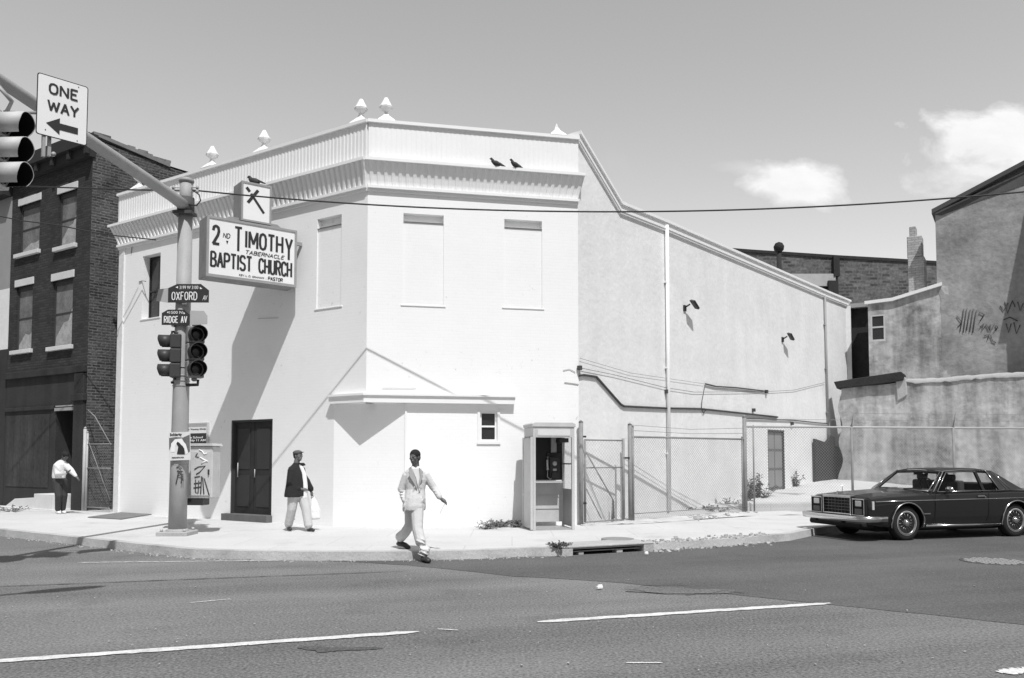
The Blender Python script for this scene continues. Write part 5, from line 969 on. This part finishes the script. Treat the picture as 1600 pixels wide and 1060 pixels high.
for sd_ in (-1, 1):
    k = MB(); quadbar(k, (1.72, sd_*.84, .91), (2.16, sd_*.635, 1.31), .06, .05, sd_); obj("pillar", k, paint, car, MC)
    k = MB(); quadbar(k, (3.02, sd_*.845, .91), (2.98, sd_*.655, 1.33), .07, .04, sd_); obj("pillar", k, paint, car, MC)
    y0_, y1_ = sd_*.85, sd_*.645; k = MB(); k.prism([(3.36, .92), (4.12, .945), (4.0, .98), (3.55, 1.25), (3.40, 1.33), (3.28, 1.33), (3.42, .95)], 0, .05)
    kk = MB(); kk.v = [(x, (y0_+(y1_-y0_)*max(0, min(1, (z-.92)/.41)))-sd_*y, z) for x, y, z in k.v]; kk.f = k.f; kk.sm = k.sm; obj("sail_panel", kk, MATS["vinyl_roof"], car, MC)
    def gp(x, z): return (x, (y0_+(y1_-y0_)*(z-.92)/.41)-sd_*.02, z)
    obj("side_glass", MB().add([gp(1.80, .93), gp(3.0, .93), gp(2.97, 1.31), gp(2.22, 1.31)], [(0, 1, 2, 3)]), cglass, car, MC)
    obj("side_glass", MB().add([gp(3.07, .93), gp(3.40, .94), gp(3.30, 1.31), gp(3.03, 1.31)], [(0, 1, 2, 3)]), cglass, car, MC)
    def gq(x, z, o=0): return (x, (y0_+(y1_-y0_)*(z-.92)/.41)+sd_*.006, z)
    k = MB().tube([gq(1.70, .925), gq(2.15, 1.32), gq(2.6, 1.345), gq(3.26, 1.335)], .011, 6).tube([gq(1.80, .93), gq(2.21, 1.30), gq(2.97, 1.31)], .008, 6).tube([gq(3.26, 1.335), gq(3.42, .95)], .010, 6).tube([gq(3.40, 1.29), gq(3.62, .955), gq(3.5, .95)], .008, 6).tube([gq(3.46, 1.27), gq(3.72, .955)], .006, 6).tube([gq(1.80, .925), gq(3.6, .94)], .006, 6)
    obj("window_trim", k, chrome, car, MC)
    k = MB().tube([(.22, sd_*.925, .755), (1.0, sd_*.948, .765), (2.5, sd_*.957, .775), (4.8, sd_*.925, .79)], .013, 6, flat=.8); obj("side_moulding", k, chrome, car, MC)
    obj("sill_trim", MB().tube([(1.42, sd_*.925, .275), (3.33, sd_*.93, .275)], .022, 6), chrome, car, MC)
    for wx in WX: obj("arch_trim", MB().tube([(wx+.395*math.cos(a), sd_*(.952-.03*max(0, -math.sin(a))-.025*(math.sin(a) < .1)), .335+.395*math.sin(a)) for a in [R(-12+204*i/20) for i in range(21)]], .014, 6), chrome, car, MC)
    obj("handle", MB().box(2.72, 2.90, sd_*.958-.012, sd_*.958+.012, .82, .845).box(2.9, 2.93, sd_*.958-.015, sd_*.958+.015, .80, .825), chrome, car, MC, .004)
    for x_ in (1.645, 3.01): obj('door_gap', MB().box(x_, x_+.007, sd_*.951-.003, sd_*.951+.003, .30, .90), car_dark, car, MC)
    obj("side_badge", MB().box(1.36, 1.52, sd_*.948-.004, sd_*.948+.004, .50, .52), chrome, car, MC)
k = MB().ell((1.98, -.98, .98), (.055, .10, .05), 12, 8).tube([(2.0, -.88, .93), (1.98, -.95, .96)], .015, 6); obj("mirror", k, chrome, car, MC)
obj("windscreen", MB().add([(1.62, -.80, .935), (1.58, 0, .965), (1.62, .80, .935), (2.13, .60, 1.31), (2.10, 0, 1.33), (2.13, -.60, 1.31)], [(0, 1, 4, 5), (1, 2, 3, 4)]), cglass, car, MC); obj("rear_window", MB().add([(4.02, -.66, .97), (4.02, .66, .97), (3.46, .58, 1.32), (3.46, -.58, 1.32)], [(0, 1, 2, 3)]), cglass, car, MC)
obj("windscreen_trim", MB().tube([(1.61, -.81, .935), (1.57, 0, .97), (1.61, .81, .935), (2.13, .61, 1.325), (2.09, 0, 1.345), (2.13, -.61, 1.325), (1.61, -.81, .935)], .010, 6), chrome, car, MC)
obj("wiper", MB().tube([(1.56, -.2, .965), (1.63, -.62, .975)], .008, 5), car_dark, car, MC); obj("wiper", MB().tube([(1.55, .5, .96), (1.62, .05, .985)], .008, 5), car_dark, car, MC); obj("aerial", MB().tube([(.75, .7, .90), (.75, .7, 1.02)], .006, 5), chrome, car, MC)
# cabin
k = MB()
for y in (-.38, .38): k.box(2.55, 2.72, y-.27, y+.27, .85, 1.13).box(2.55, 2.64, y-.14, y+.14, 1.13, 1.25)
k.box(3.5, 3.62, -.6, .6, .85, 1.08).box(1.6, 1.9, -.75, .75, .90, .97); obj("seat", k, mat("dark_seat", .05, .8), car, MC, .03)
sw2 = MB(); sw2.M = Matrix.Translation((2.02, -.38, 1.02)) @ Matrix.Rotation(R(65), 4, 'Y'); sw2.tube([(.19*math.cos(a), .19*math.sin(a), 0) for a in [2*math.pi*i/20 for i in range(21)]], .014, 6).box(-.18, .18, -.02, .02, -.01, .01); obj("steering_wheel", sw2, car_dark, car, MC)
obj("inner_mirror", MB().box(2.12, 2.14, -.12, .12, 1.24, 1.29), car_dark, car, MC)
# front
k = MB().box(.03, .13, -.43, .43, .80, .855).box(.03, .13, -.43, .43, .475, .505).box(.03, .13, -.43, -.40, .50, .80).box(.03, .13, .40, .43, .50, .80); obj("grille_frame", k, chrome, car, MC, .008)
obj("grille", MB().box(.085, .13, -.40, .40, .505, .80), car_dark, car, MC); k = MB()
for i in range(1, 5): k.box(.072, .09, -.40, .40, .505+.06*i-.004, .505+.06*i+.004)
for i in range(1, 8): k.box(.078, .088, -.40+.1*i-.002, -.40+.1*i+.002, .505, .80)
obj("grille_bar", k, mat("dull_chrome", .20, .35, metal=1), car, MC)
k = MB().box(.0, .13, -.10, .10, .855, .885); obj("hood_ornament", MB().box(.06, .08, -.015, .015, .86, .93), chrome, car, MC)
for sd_ in (-1, 1):
    y = sd_*.64; obj("headlight_surround", MB().box(.05, .13, y-.19, y+.19, .48, .80), car_dark, car, MC, .006)
    obj("headlight_trim", MB().box(.035, .06, y-.17, y+.17, .785, .805).box(.035, .06, y-.17, y+.17, .48, .495).box(.035, .06, y-.17, y-.158, .495, .785).box(.035, .06, y+.158, y+.17, .495, .785), chrome, car, MC)
    obj("headlight", MB().box(.03, .06, y-.085, y+.085, .655, .765), mat("headlight_glass", .6, .15, .1, 20, spec=.8), car, MC, .01); obj("indicator", MB().box(.035, .06, y-.11, y+.11, .50, .61), mat("amber_lens", .10, .2, .1, 20), car, MC, .01)
    obj("side_lamp", MB().box(.15, .20, sd_*.90-.012, sd_*.90+.012, .60, .76), mat("side_lens", .5, .2, .05), car, MC, .004)
def bring(x, y, tx): return None
bp = [(.10, -.955), (-.02, -.93), (-.10, -.80), (-.135, -.45), (-.14, 0), (-.135, .45), (-.10, .80), (-.02, .93), (.10, .955), ]
bp = [(.42, -.95)]+bp+[(.42, .95)]
k = MB(); v = []
pr = [(.01-.05*math.cos(R(a)), .428+.058*math.sin(R(a))) for a in range(-90, 91, 20)]+[(.07, .475), (.07, .38)]
for i, (x, y) in enumerate(bp):
    a = Vector(bp[max(0, i-1)]); b = Vector(bp[min(len(bp)-1, i+1)]); t = (b-a).normalized(); n_ = Vector((-t.y, t.x))
    for d, z in pr: v.append((x-n_.x*d*-1, y-n_.y*d*-1, z))
n = len(pr); k.add(v, [(i*n+j, i*n+(j+1) % n, (i+1)*n+(j+1) % n, (i+1)*n+j) for i in range(len(bp)-1) for j in range(n)]+[tuple(range(n)), tuple(range((len(bp)-1)*n, len(bp)*n))], True); bp_o = obj("front_bumper", k, chrome, car, MC); obj('rub_strip', MB().tube([(x-.04 if abs(y) < .9 else x, y*1.02, .425) for x, y in bp[1:-1]], .014, 6), car_dark, bp_o, MC)
k = MB()
for y in (-.42, .42): k.box(-.19, -.10, y-.035, y+.035, .33, .47)
obj("bumper_guard", k, car_dark, car, MC, .015); obj("valance", MB().box(-.04, .3, -.80, .80, .25, .36), car_dark, car, MC, .03); obj("rear_bumper", MB().box(4.93, 5.10, -.93, .93, .38, .52), chrome, car, MC, .03)
obj("underbody", MB().box(.5, 4.6, -.62, .62, .16, .30), car_dark, car, MC)
for wx in WX:
    for sd_ in (-1, 1):
        yo = sd_*.79; MW = MC @ Matrix.Translation((wx, yo, .333)); wl_ = obj("wheel", MB().lathe([(.215, -.09), (.26, -.105), (.315, -.10), (.333, -.07), (.333, .07), (.315, .10), (.26, .105), (.215, .09)], 32, ax='y'), tyre_m, car, MW)
        f = -1 if sd_ == -1 else 1
        obj("whitewall", MB().lathe([(.225, f*.100), (.237, f*.1065), (.237, f*.1085), (.225, f*.103)], 32, ax='y', cap=False), mat("whitewall_rubber", .42, .7), wl_, MW)
        obj("rim", MB().lathe([(.218, f*.07), (.222, f*.104), (.205, f*.108), (.19, f*.075), (.10, f*.060), (.075, f*.10), (.05, f*.12), (.001, f*.125)], 32, ax='y'), mat('rim_dark_metal', .10, .4, .1, 8), wl_, MW)
        obj('trim_ring', MB().lathe([(.222, f*.10), (.220, f*.112), (.200, f*.106), (.197, f*.10)], 32, ax='y', cap=False).lathe([(.06, f*.10), (.055, f*.13), (.03, f*.14), (.001, f*.142)], 20, ax='y'), chrome, wl_, MW)
        k = MB()
        for i in range(14): a = 2*math.pi*i/14; k.tube([(.075*math.cos(a), f*.10, .075*math.sin(a)), (.19*math.cos(a), f*.092, .19*math.sin(a))], .006, 5)
        obj("spoke", k, MATS["dull_chrome"], wl_, MW)
# ------------------------------------------------------------------ people
skin = mat("dark_skin", .11, .45, .1, 12, spec=.4); skin2 = mat("brown_skin", .14, .45, .1, 12, spec=.4); hairm = mat("black_hair", .018, .8, .3, 60, .2, 200, bump=.4, bs=150)
def cap_(k, a, b, ra, rb, n=10):
    a, b = Vector(a), Vector(b); d = (b-a).normalized(); k.tube([a-d*ra*.9, a-d*ra*.6, a, b, b+d*rb*.6, b+d*rb*.9], [ra*.35, ra*.8, ra, rb, rb*.8, rb*.35], n)
def chainc(k, pts, rs, n=10):
    pts = [Vector(p) for p in pts]; d0 = (pts[1]-pts[0]).normalized(); d1 = (pts[-1]-pts[-2]).normalized()
    k.tube([pts[0]-d0*rs[0]*.8]+pts+[pts[-1]+d1*rs[-1]*.8], [rs[0]*.5]+list(rs)+[rs[-1]*.5], n)
def ovals(k, secs, n=16):   # (cx,cy,z,rx,ry)
    v = [(cx+rx*math.cos(2*math.pi*i/n), cy+ry*math.sin(2*math.pi*i/n), z) for cx, cy, z, rx, ry in secs for i in range(n)]; m = len(secs)
    k.add(v, [(j*n+i, j*n+(i+1) % n, (j+1)*n+(i+1) % n, (j+1)*n+i) for j in range(m-1) for i in range(n)]+[tuple(range(n)), tuple(range((m-1)*n, m*n))], True)
def hand(k, w, d, side, curl=.4, s=1.0):     # wrist w, direction d; five separate fingers
    w = Vector(w); d = Vector(d).normalized(); a = d.cross(Vector((0, 1, 0))); a = (a if a.length > .1 else d.cross(Vector((1, 0, 0)))).normalized(); b = d.cross(a).normalized()
    chainc(k, [w, w+d*.045*s, w+d*.085*s], [.024*s, .033*s, .030*s], 8)
    for i, L_ in enumerate((.070, .080, .075, .058)):
        o = w+d*.085*s+b*(i-1.5)*.021*s; p1 = o+d*L_*.5*s; p2 = p1+(d*math.cos(curl)+a*side*math.sin(curl))*L_*.35*s; p3 = p2+(d*math.cos(2*curl)+a*side*math.sin(2*curl))*L_*.25*s; k.tube([o-d*.02*s, o, p1, p2, p3], [.010*s, .0105*s, .0095*s, .0085*s, .005*s], 6)
    o = w+d*.03*s-b*.028*s; k.tube([o, o-b*.022*s+d*.025*s, o-b*.026*s+d*.055*s+a*side*.01], [.012*s, .011*s, .006*s], 6)
def head(k, c, face, up=Vector((0, 0, 1)), s=1.0):       # c head centre, face = facing direction
    f = Vector(face).normalized(); u = (Vector(up)-f*f.dot(Vector(up))).normalized(); r_ = u.cross(f).normalized(); M = Matrix.Identity(4)
    for i, q in enumerate((r_, f, u)): M.col[i][:3] = q
    M.col[3][:3] = Vector(c); o = k.M; k.M = M @ Matrix.Scale(s, 4)
    k.ell((0, -.008, .025), (.076, .095, .088), 16, 12); k.ell((0, .022, -.045), (.056, .068, .070), 14, 10); k.ell((0, .055, -.085), (.032, .030, .024), 10, 8)
    k.tube([(0, .088, .02), (0, .106, -.015), (0, .112, -.030)], [.009, .013, .015], 8); k.ell((0, .088, -.058), (.026, .014, .012), 10, 6)
    for x in (-1, 1): k.ell((x*.032, .082, .022), (.018, .010, .008), 8, 6); k.ell((x*.077, -.005, -.008), (.010, .020, .032), 8, 8); k.ell((x*.04, .06, -.02), (.024, .02, .02), 8, 6)
    k.M = o; return M @ Matrix.Scale(s, 4)
def face_bits(M, par, MP_):
    k = MB(); k.M = M
    for x in (-1, 1): k.ell((x*.031, .086, .008), (.011, .007, .006), 8, 6)
    obj("eye", k, mat("eye_white", .35, .3), par, MP_); k = MB(); k.M = M
    for x in (-1, 1): k.ell((x*.031, .0915, .008), (.005, .003, .005), 8, 6)
    obj("pupil", k, car_dark, par, MP_)
def shoe(k, ank, toe, s=1.0, h=.0):
    a = Vector(ank); t = Vector(toe); d = (t-a); d.z = 0; 
    d = d.normalized(); heel = a-d*.05*s; k.tube([heel+Vector((0, 0, -.03)), a+Vector((0, 0, -.025)), a.lerp(t, .5)+Vector((0, 0, -.0)), t-d*.03, t], [.030*s, .046*s, .042*s, .040*s, .018*s], 12, flat=.8)
    k.tube([a+Vector((0, 0, .04)), a+Vector((0, 0, -.03))], [.04*s, .042*s], 10)
def person(label, base, joints, cloth, vox=.010, sc_=1.0, mir=0):
    M = Matrix.Translation(base) @ Matrix.Rotation(R(mir), 4, 'Z') @ Matrix.Scale(sc_, 4); return thing("person", label, "person", base, M=M), M
def fz(name, k, m, par, M, vox=.011, sm=3): return link(name, fused(k, name, vox, sm), m, par, M)
# --- man in the light suit, striding to the right
b_ = G(657, 875, .0); t, M = person("man in light suit and white shirt striding across the pavement edge", (b_.x, b_.y, .0), None, None, sc_=1.01)
hipL, hipR = Vector((-.15, .03, .90)), Vector((-.06, -.02, .90)); kL, aL = Vector((-.19, .12, .54)), Vector((-.38, .42, .27)); kR, aR = Vector((-.03, -.16, .49)), Vector((.09, -.28, .10))
shL, shR, elL, elR, wL, wR = Vector((-.235, .04, 1.35)), Vector((.065, .04, 1.36)), Vector((-.32, .06, 1.11)), Vector((.19, .06, 1.16)), Vector((-.25, -.04, .93)), Vector((.32, -.02, .98)); hc = Vector((-.10, -.02, 1.64)); fc = Vector((-.42, -.9, -.05))
k = MB(); HM = head(k, hc, fc); chainc(k, [(-.09, .01, 1.60), (-.09, .03, 1.47)], [.055, .062]); ovals(k, [(-.09, .02, .88, .14, .10), (-.09, .02, 1.05, .13, .10), (-.09, .03, 1.3, .17, .11), (-.09, .04, 1.42, .16, .08), (-.09, .04, 1.48, .07, .06)])
for s_, e_, w_ in ((shL, elL, wL), (shR, elR, wR)): chainc(k, [s_, e_, w_], [.05, .042, .028])
for h_, n_, a_ in ((hipL, kL, aL), (hipR, kR, aR)): chainc(k, [h_, n_, a_], [.075, .055, .04])
hand(k, wL, (.25, -.1, -1), 1, .5); hand(k, wR, (.75, -.2, -.55), -1, .9); fz("body", k, skin, t, M, .0075, 1); face_bits(HM, t, M)
k = MB(); k.M = HM; k.ell((0, -.016, .038), (.085, .100, .088), 16, 12); k.ell((0, -.055, -.01), (.072, .058, .07), 12, 10); fz("hair", k, hairm, t, M, .008, 1)
suit = mat("light_suit_cloth", .60, .9, .06, 6, .06, 120, bump=.5, bs=18, dist=.02); suit_d = mat("suit_fold_cloth", .44, .9, .05, 6, .05, 100); shirt = mat("white_shirt", .78, .9, .02, 6)
k = MB(); ovals(k, [(-.11, .0, .79, .185, .17), (-.105, .0, .86, .19, .172), (-.10, .01, 1.0, .175, .15), (-.09, .025, 1.12, .158, .12), (-.085, .03, 1.28, .178, .125), (-.085, .04, 1.40, .185, .10), (-.09, .045, 1.455, .12, .075), (-.09, .04, 1.49, .068, .06)])
chainc(k, [shL, elL+Vector((-.005, 0, 0)), elL+Vector((.03, -.02, -.08)), wL+Vector((0, 0, .01))], [.070, .063, .058, .050]); chainc(k, [shR, elR, elR+Vector((.05, -.02, -.06)), wR+Vector((-.02, 0, .02))], [.070, .063, .058, .048]); ovals(k, [(-.20, .0, .77, .09, .12), (-.18, .0, .95, .10, .13)])
rq = random.Random(2)
for i in range(9): z = rq.uniform(.85, 1.25); x = rq.uniform(-.24, .06); k.tube([(x, -.105, z), (x+rq.uniform(-.06, .06), -.112, z-.07), (x+rq.uniform(-.08, .08), -.105, z-.14)], [.006, .014, .006], 6)
for w_, e_ in ((wL, elL), (wR, elR)): 
    for u in (.1, .35, .6): c = e_.lerp(w_, u); k.ell(tuple(c), (.062, .062, .016), 10, 6)
fz("jacket", k, suit, t, M, .010, 2)
def ribbon(k, pts, w, y=-.012):
    for (a, b), w0, w1 in zip(zip(pts, pts[1:]), w, w[1:]):
        a, b = Vector(a), Vector(b); k.add([a-Vector((w0, 0, 0)), a+Vector((w0, 0, 0)), b+Vector((w1, 0, 0)), b-Vector((w1, 0, 0)), a-Vector((w0, y, 0)), a+Vector((w0, -y, 0)), b+Vector((w1, -y, 0)), b-Vector((w1, y, 0))], [(0, 1, 2, 3), (4, 7, 6, 5), (0, 4, 5, 1), (1, 5, 6, 2), (2, 6, 7, 3), (3, 7, 4, 0)])
k = MB(); k.prism([(-.145, 1.47), (-.02, 1.47), (.005, 1.36), (-.035, 1.15), (-.07, 1.30)], -.112, -.02); obj("shirt", k, shirt, t, M, .008)
k = MB(); k.prism([(-.145, 1.48), (-.19, 1.40), (-.165, 1.36), (-.175, 1.34), (-.04, 1.12), (-.065, 1.28)], -.128, -.108); k.prism([(-.02, 1.48), (.05, 1.41), (.035, 1.37), (.05, 1.35), (-.03, 1.12), (.0, 1.33)], -.128, -.108); obj("lapel", k, suit_d, t, M, .005)
k = MB(); k.prism([(-.13, 1.50), (-.155, 1.45), (-.10, 1.43), (-.085, 1.47)], -.10, -.06); k.prism([(-.04, 1.50), (.02, 1.455), (-.02, 1.43), (-.07, 1.47)], -.10, -.06); obj("collar", k, shirt, t, M, .006)
k = MB(); chainc(k, [hipL, kL, kL.lerp(aL, .5), aL+Vector((-.0, .0, .05))], [.115, .085, .082, .092]); chainc(k, [hipR, kR, kR.lerp(aR, .5), aR+Vector((.0, .03, .07))], [.115, .088, .088, .105]); ovals(k, [(-.1, .0, .80, .14, .12), (-.1, .01, .95, .14, .12)])
for i in range(8): u = rq.random(); c = kR.lerp(aR, u)+Vector((rq.uniform(-.05, .05), -.09, 0)); k.tube([c+Vector((-.07, .02, .03)), c, c+Vector((.07, .02, -.03))], [.005, .014, .005], 6)
fz("trousers", k, suit, t, M, .010, 2)
k = MB(); shoe(k, aR+Vector((0, -.03, -.03)), aR+Vector((.10, -.24, -.055)), 1.2); obj("shoe", k, black, t, M); k = MB(); shoe(k, aL+Vector((0, 0, -.03)), aL+Vector((.17, -.12, -.11)), 1.2); obj("shoe", k, black, t, M)
pw = wR+Vector((.06, -.03, -.08)); tag(obj("paper_slip", MB().prism([(pw.x-.0, pw.z), (pw.x+.03, pw.z+.02), (pw.x-.03, pw.z-.10), (pw.x-.06, pw.z-.17), (pw.x-.075, pw.z-.15)], pw.y-.01, pw.y-.006), shirt, None, M), "white paper slip held in the striding man's hand", "paper")
# --- woman in the dark jacket with a white bag
b_ = G(465, 830, .14); t, M = person("woman in dark jacket and cap with pale trousers walking past the church door", (b_.x, b_.y, .14), None, None, sc_=1.0, mir=42)
hc = Vector((-.01, .0, 1.545)); fc = Vector((.35, -.93, .02)); k = MB(); HM = head(k, hc, fc, s=.98); chainc(k, [(-.02, .01, 1.50), (-.03, .03, 1.38)], [.055, .065])
shL, elL, wL = Vector((-.16, -.02, 1.25)), Vector((-.22, -.05, 1.00)), Vector((-.0, -.15, .86)); shR, elR, wR = Vector((.09, .05, 1.26)), Vector((.20, .04, 1.02)), Vector((.29, -.02, .80))
hL, kL, aL = Vector((-.10, .0, .80)), Vector((-.12, .03, .45)), Vector((-.12, .17, .09)); hR, kR, aR = Vector((.08, .0, .80)), Vector((.11, -.14, .45)), Vector((.12, -.24, .08))
ovals(k, [(-.01, 0, .76, .16, .12), (-.02, 0, 1.0, .15, .12), (-.03, .01, 1.25, .15, .10), (-.03, .02, 1.36, .07, .06)])
for s_, e_, w_ in ((shL, elL, wL), (shR, elR, wR)): chainc(k, [s_, e_, w_], [.05, .042, .03])
for h_, n_, a_ in ((hL, kL, aL), (hR, kR, aR)): chainc(k, [h_, n_, a_], [.08, .055, .04])
hand(k, wL, (1, -.2, -.05), -1, .8); hand(k, wR, (.3, 0, -1), -1, 1.0); fz("body", k, skin2, t, M, .0075, 1); face_bits(HM, t, M)
k = MB(); k.M = HM; k.ell((0, -.02, .035), (.086, .100, .082), 14, 10); k.ell((0, -.06, -.01), (.065, .05, .06), 12, 8); fz("hair", k, hairm, t, M, .008, 1)
k = MB(); k.M = HM; k.ell((0, -.015, .065), (.092, .11, .056), 16, 10); k.tube([(0, .06, .07), (0, .14, .078)], [.07, .04], 10, flat=.15); fz("cap", k, mat("grey_cap", .10, .9, .1), t, M, .008, 1)
dj = mat("dark_jacket_cloth", .022, .9, .15, 8, .1, 80, bump=.4, bs=20, dist=.01); k = MB()
ovals(k, [(-.05, .0, .72, .25, .17), (-.045, 0, .80, .245, .17), (-.04, .0, 1.0, .215, .16), (-.035, .01, 1.2, .185, .14), (-.035, .02, 1.30, .175, .11), (-.03, .02, 1.36, .10, .08), (-.03, .02, 1.40, .07, .065)]); chainc(k, [shL, elL, wL+Vector((-.06, .02, .01))], [.085, .078, .06]); chainc(k, [shR, elR, wR+Vector((-.01, 0, .05))], [.085, .08, .065]); ovals(k, [(-.11, .0, .70, .18, .16), (-.1, 0, .85, .18, .15)]); fz("jacket", k, dj, t, M, .011, 2)
k = MB(); ovals(k, [(.085, -.07, .68, .085, .10), (.085, -.075, .9, .08, .10), (.07, -.07, 1.15, .065, .09), (.03, -.05, 1.30, .05, .075), (.02, -.04, 1.37, .04, .05)]); fz("shirt", k, shirt, t, M, .009, 2)
k = MB(); k.prism([(-.03, 1.40), (.07, 1.40), (.11, 1.35), (.03, 1.33)], -.12, -.03); obj("collar", k, dj, t, M, .01)
lt = mat("pale_trousers", .50, .9, .08, 6, .05, 60, bump=.5, bs=12, dist=.02); k = MB(); chainc(k, [hL, kL, aL+Vector((0, 0, .03))], [.125, .095, .085]); chainc(k, [hR, kR, aR+Vector((0, 0, .03))], [.125, .095, .085]); ovals(k, [(-.01, .0, .68, .20, .14), (-.02, 0, .82, .20, .14)])
for i in range(8): u = rq.random(); c = kL.lerp(aL, u)+Vector((rq.uniform(-.04, .04), -.07, 0)); k.tube([c+Vector((-.06, .02, .03)), c, c+Vector((.06, .02, -.02))], [.005, .013, .005], 6)
fz("trousers", k, lt, t, M, .010, 2)
k = MB(); shoe(k, aL+Vector((0, -.02, -.02)), aL+Vector((-.03, -.17, -.05)), .95); obj("shoe", k, black, t, M); k = MB(); shoe(k, aR+Vector((0, -.02, -.02)), aR+Vector((.02, -.20, -.045)), .95); obj("shoe", k, black, t, M)
k = MB(); x, y, z = wR+Vector((.03, -.02, -.08)); ovals(k, [(x+.06, y, z-.50, .11, .05), (x+.06, y, z-.47, .125, .07), (x+.05, y, z-.30, .115, .07), (x+.03, y, z-.14, .075, .04), (x+.01, y, z-.05, .03, .02), (x, y, z+.03, .015, .012)]); tag(link("carrier_bag", fused(k, "carrier_bag", .009, 2), mat("white_plastic_bag", .78, .4, .04, 8, .03, 40, bump=.6, bs=12), None, M), "white plastic carrier bag hanging from the woman's hand", "bag")
# --- man in white shirt leaning by the brick house
b_ = G(92, 803, .14); t, M = person("person in white sweater and dark trousers leaning forward by the brick shopfront", (b_.x, b_.y, .14), None, None, sc_=.97)
hc = Vector((.16, -.05, 1.60)); fc = Vector((.75, -.45, -.5)); k = MB(); HM = head(k, hc, fc, s=1.0); chainc(k, [(.13, -.02, 1.56), (.05, 0, 1.44)], [.056, .068])
shL, elL, wL = Vector((-.05, -.09, 1.33)), Vector((.05, -.20, 1.10)), Vector((.30, -.26, 1.13)); shR, elR, wR = Vector((.13, .04, 1.34)), Vector((.33, -.06, 1.20)), Vector((.52, -.14, 1.04))
hL, kL, aL = Vector((-.06, -.04, .92)), Vector((.03, -.10, .50)), Vector((-.02, -.02, .08)); hR, kR, aR = Vector((.06, .06, .92)), Vector((.10, .06, .50)), Vector((.03, .14, .08))
ovals(k, [(0, 0, .9, .14, .11), (-.02, 0, 1.15, .14, .11), (.0, 0, 1.35, .15, .10), (.04, 0, 1.45, .08, .07)])
for s_, e_, w_ in ((shL, elL, wL), (shR, elR, wR)): chainc(k, [s_, e_, w_], [.05, .042, .028])
for h_, n_, a_ in ((hL, kL, aL), (hR, kR, aR)): chainc(k, [h_, n_, a_], [.08, .055, .04])
hand(k, wL, (.9, 0, .5), 1, .6); hand(k, wR, (.7, 0, -.8), -1, .4); fz("body", k, skin, t, M, .0075, 1); face_bits(HM, t, M)
k = MB(); k.M = HM; k.ell((0, -.02, .04), (.095, .112, .095), 14, 10); k.ell((0, -.06, -.02), (.075, .06, .07), 12, 8); fz("hair", k, hairm, t, M, .009, 1)
ws = mat("white_sweater", .66, .9, .04, 6, .03, 60, bump=.4, bs=14, dist=.02); k = MB(); ovals(k, [(-.03, 0, .98, .175, .14), (-.03, 0, 1.05, .18, .15), (-.03, 0, 1.2, .175, .14), (.0, 0, 1.36, .18, .13), (.03, 0, 1.45, .12, .09), (.06, -.01, 1.49, .07, .065)]); chainc(k, [shL, elL, elL.lerp(wL, .95)], [.09, .085, .05]); chainc(k, [shR, elR, elR.lerp(wR, .95)], [.09, .085, .045]); fz("sweater", k, ws, t, M, .011, 2)
dt = mat("dark_trousers", .045, .9, .1, 6, .1, 80); k = MB(); chainc(k, [hL, kL, aL+Vector((0, 0, .04))], [.12, .09, .075]); chainc(k, [hR, kR, aR+Vector((0, 0, .04))], [.12, .09, .075]); ovals(k, [(0, 0, .82, .17, .14), (-.02, 0, .98, .165, .13)]); fz("trousers", k, dt, t, M, .011, 2)
for a_ in (aL, aR): k = MB(); shoe(k, a_+Vector((0, -.0, -.02)), a_+Vector((.13, -.12, -.045)), 1.0); obj("shoe", k, white_paint, t, M)
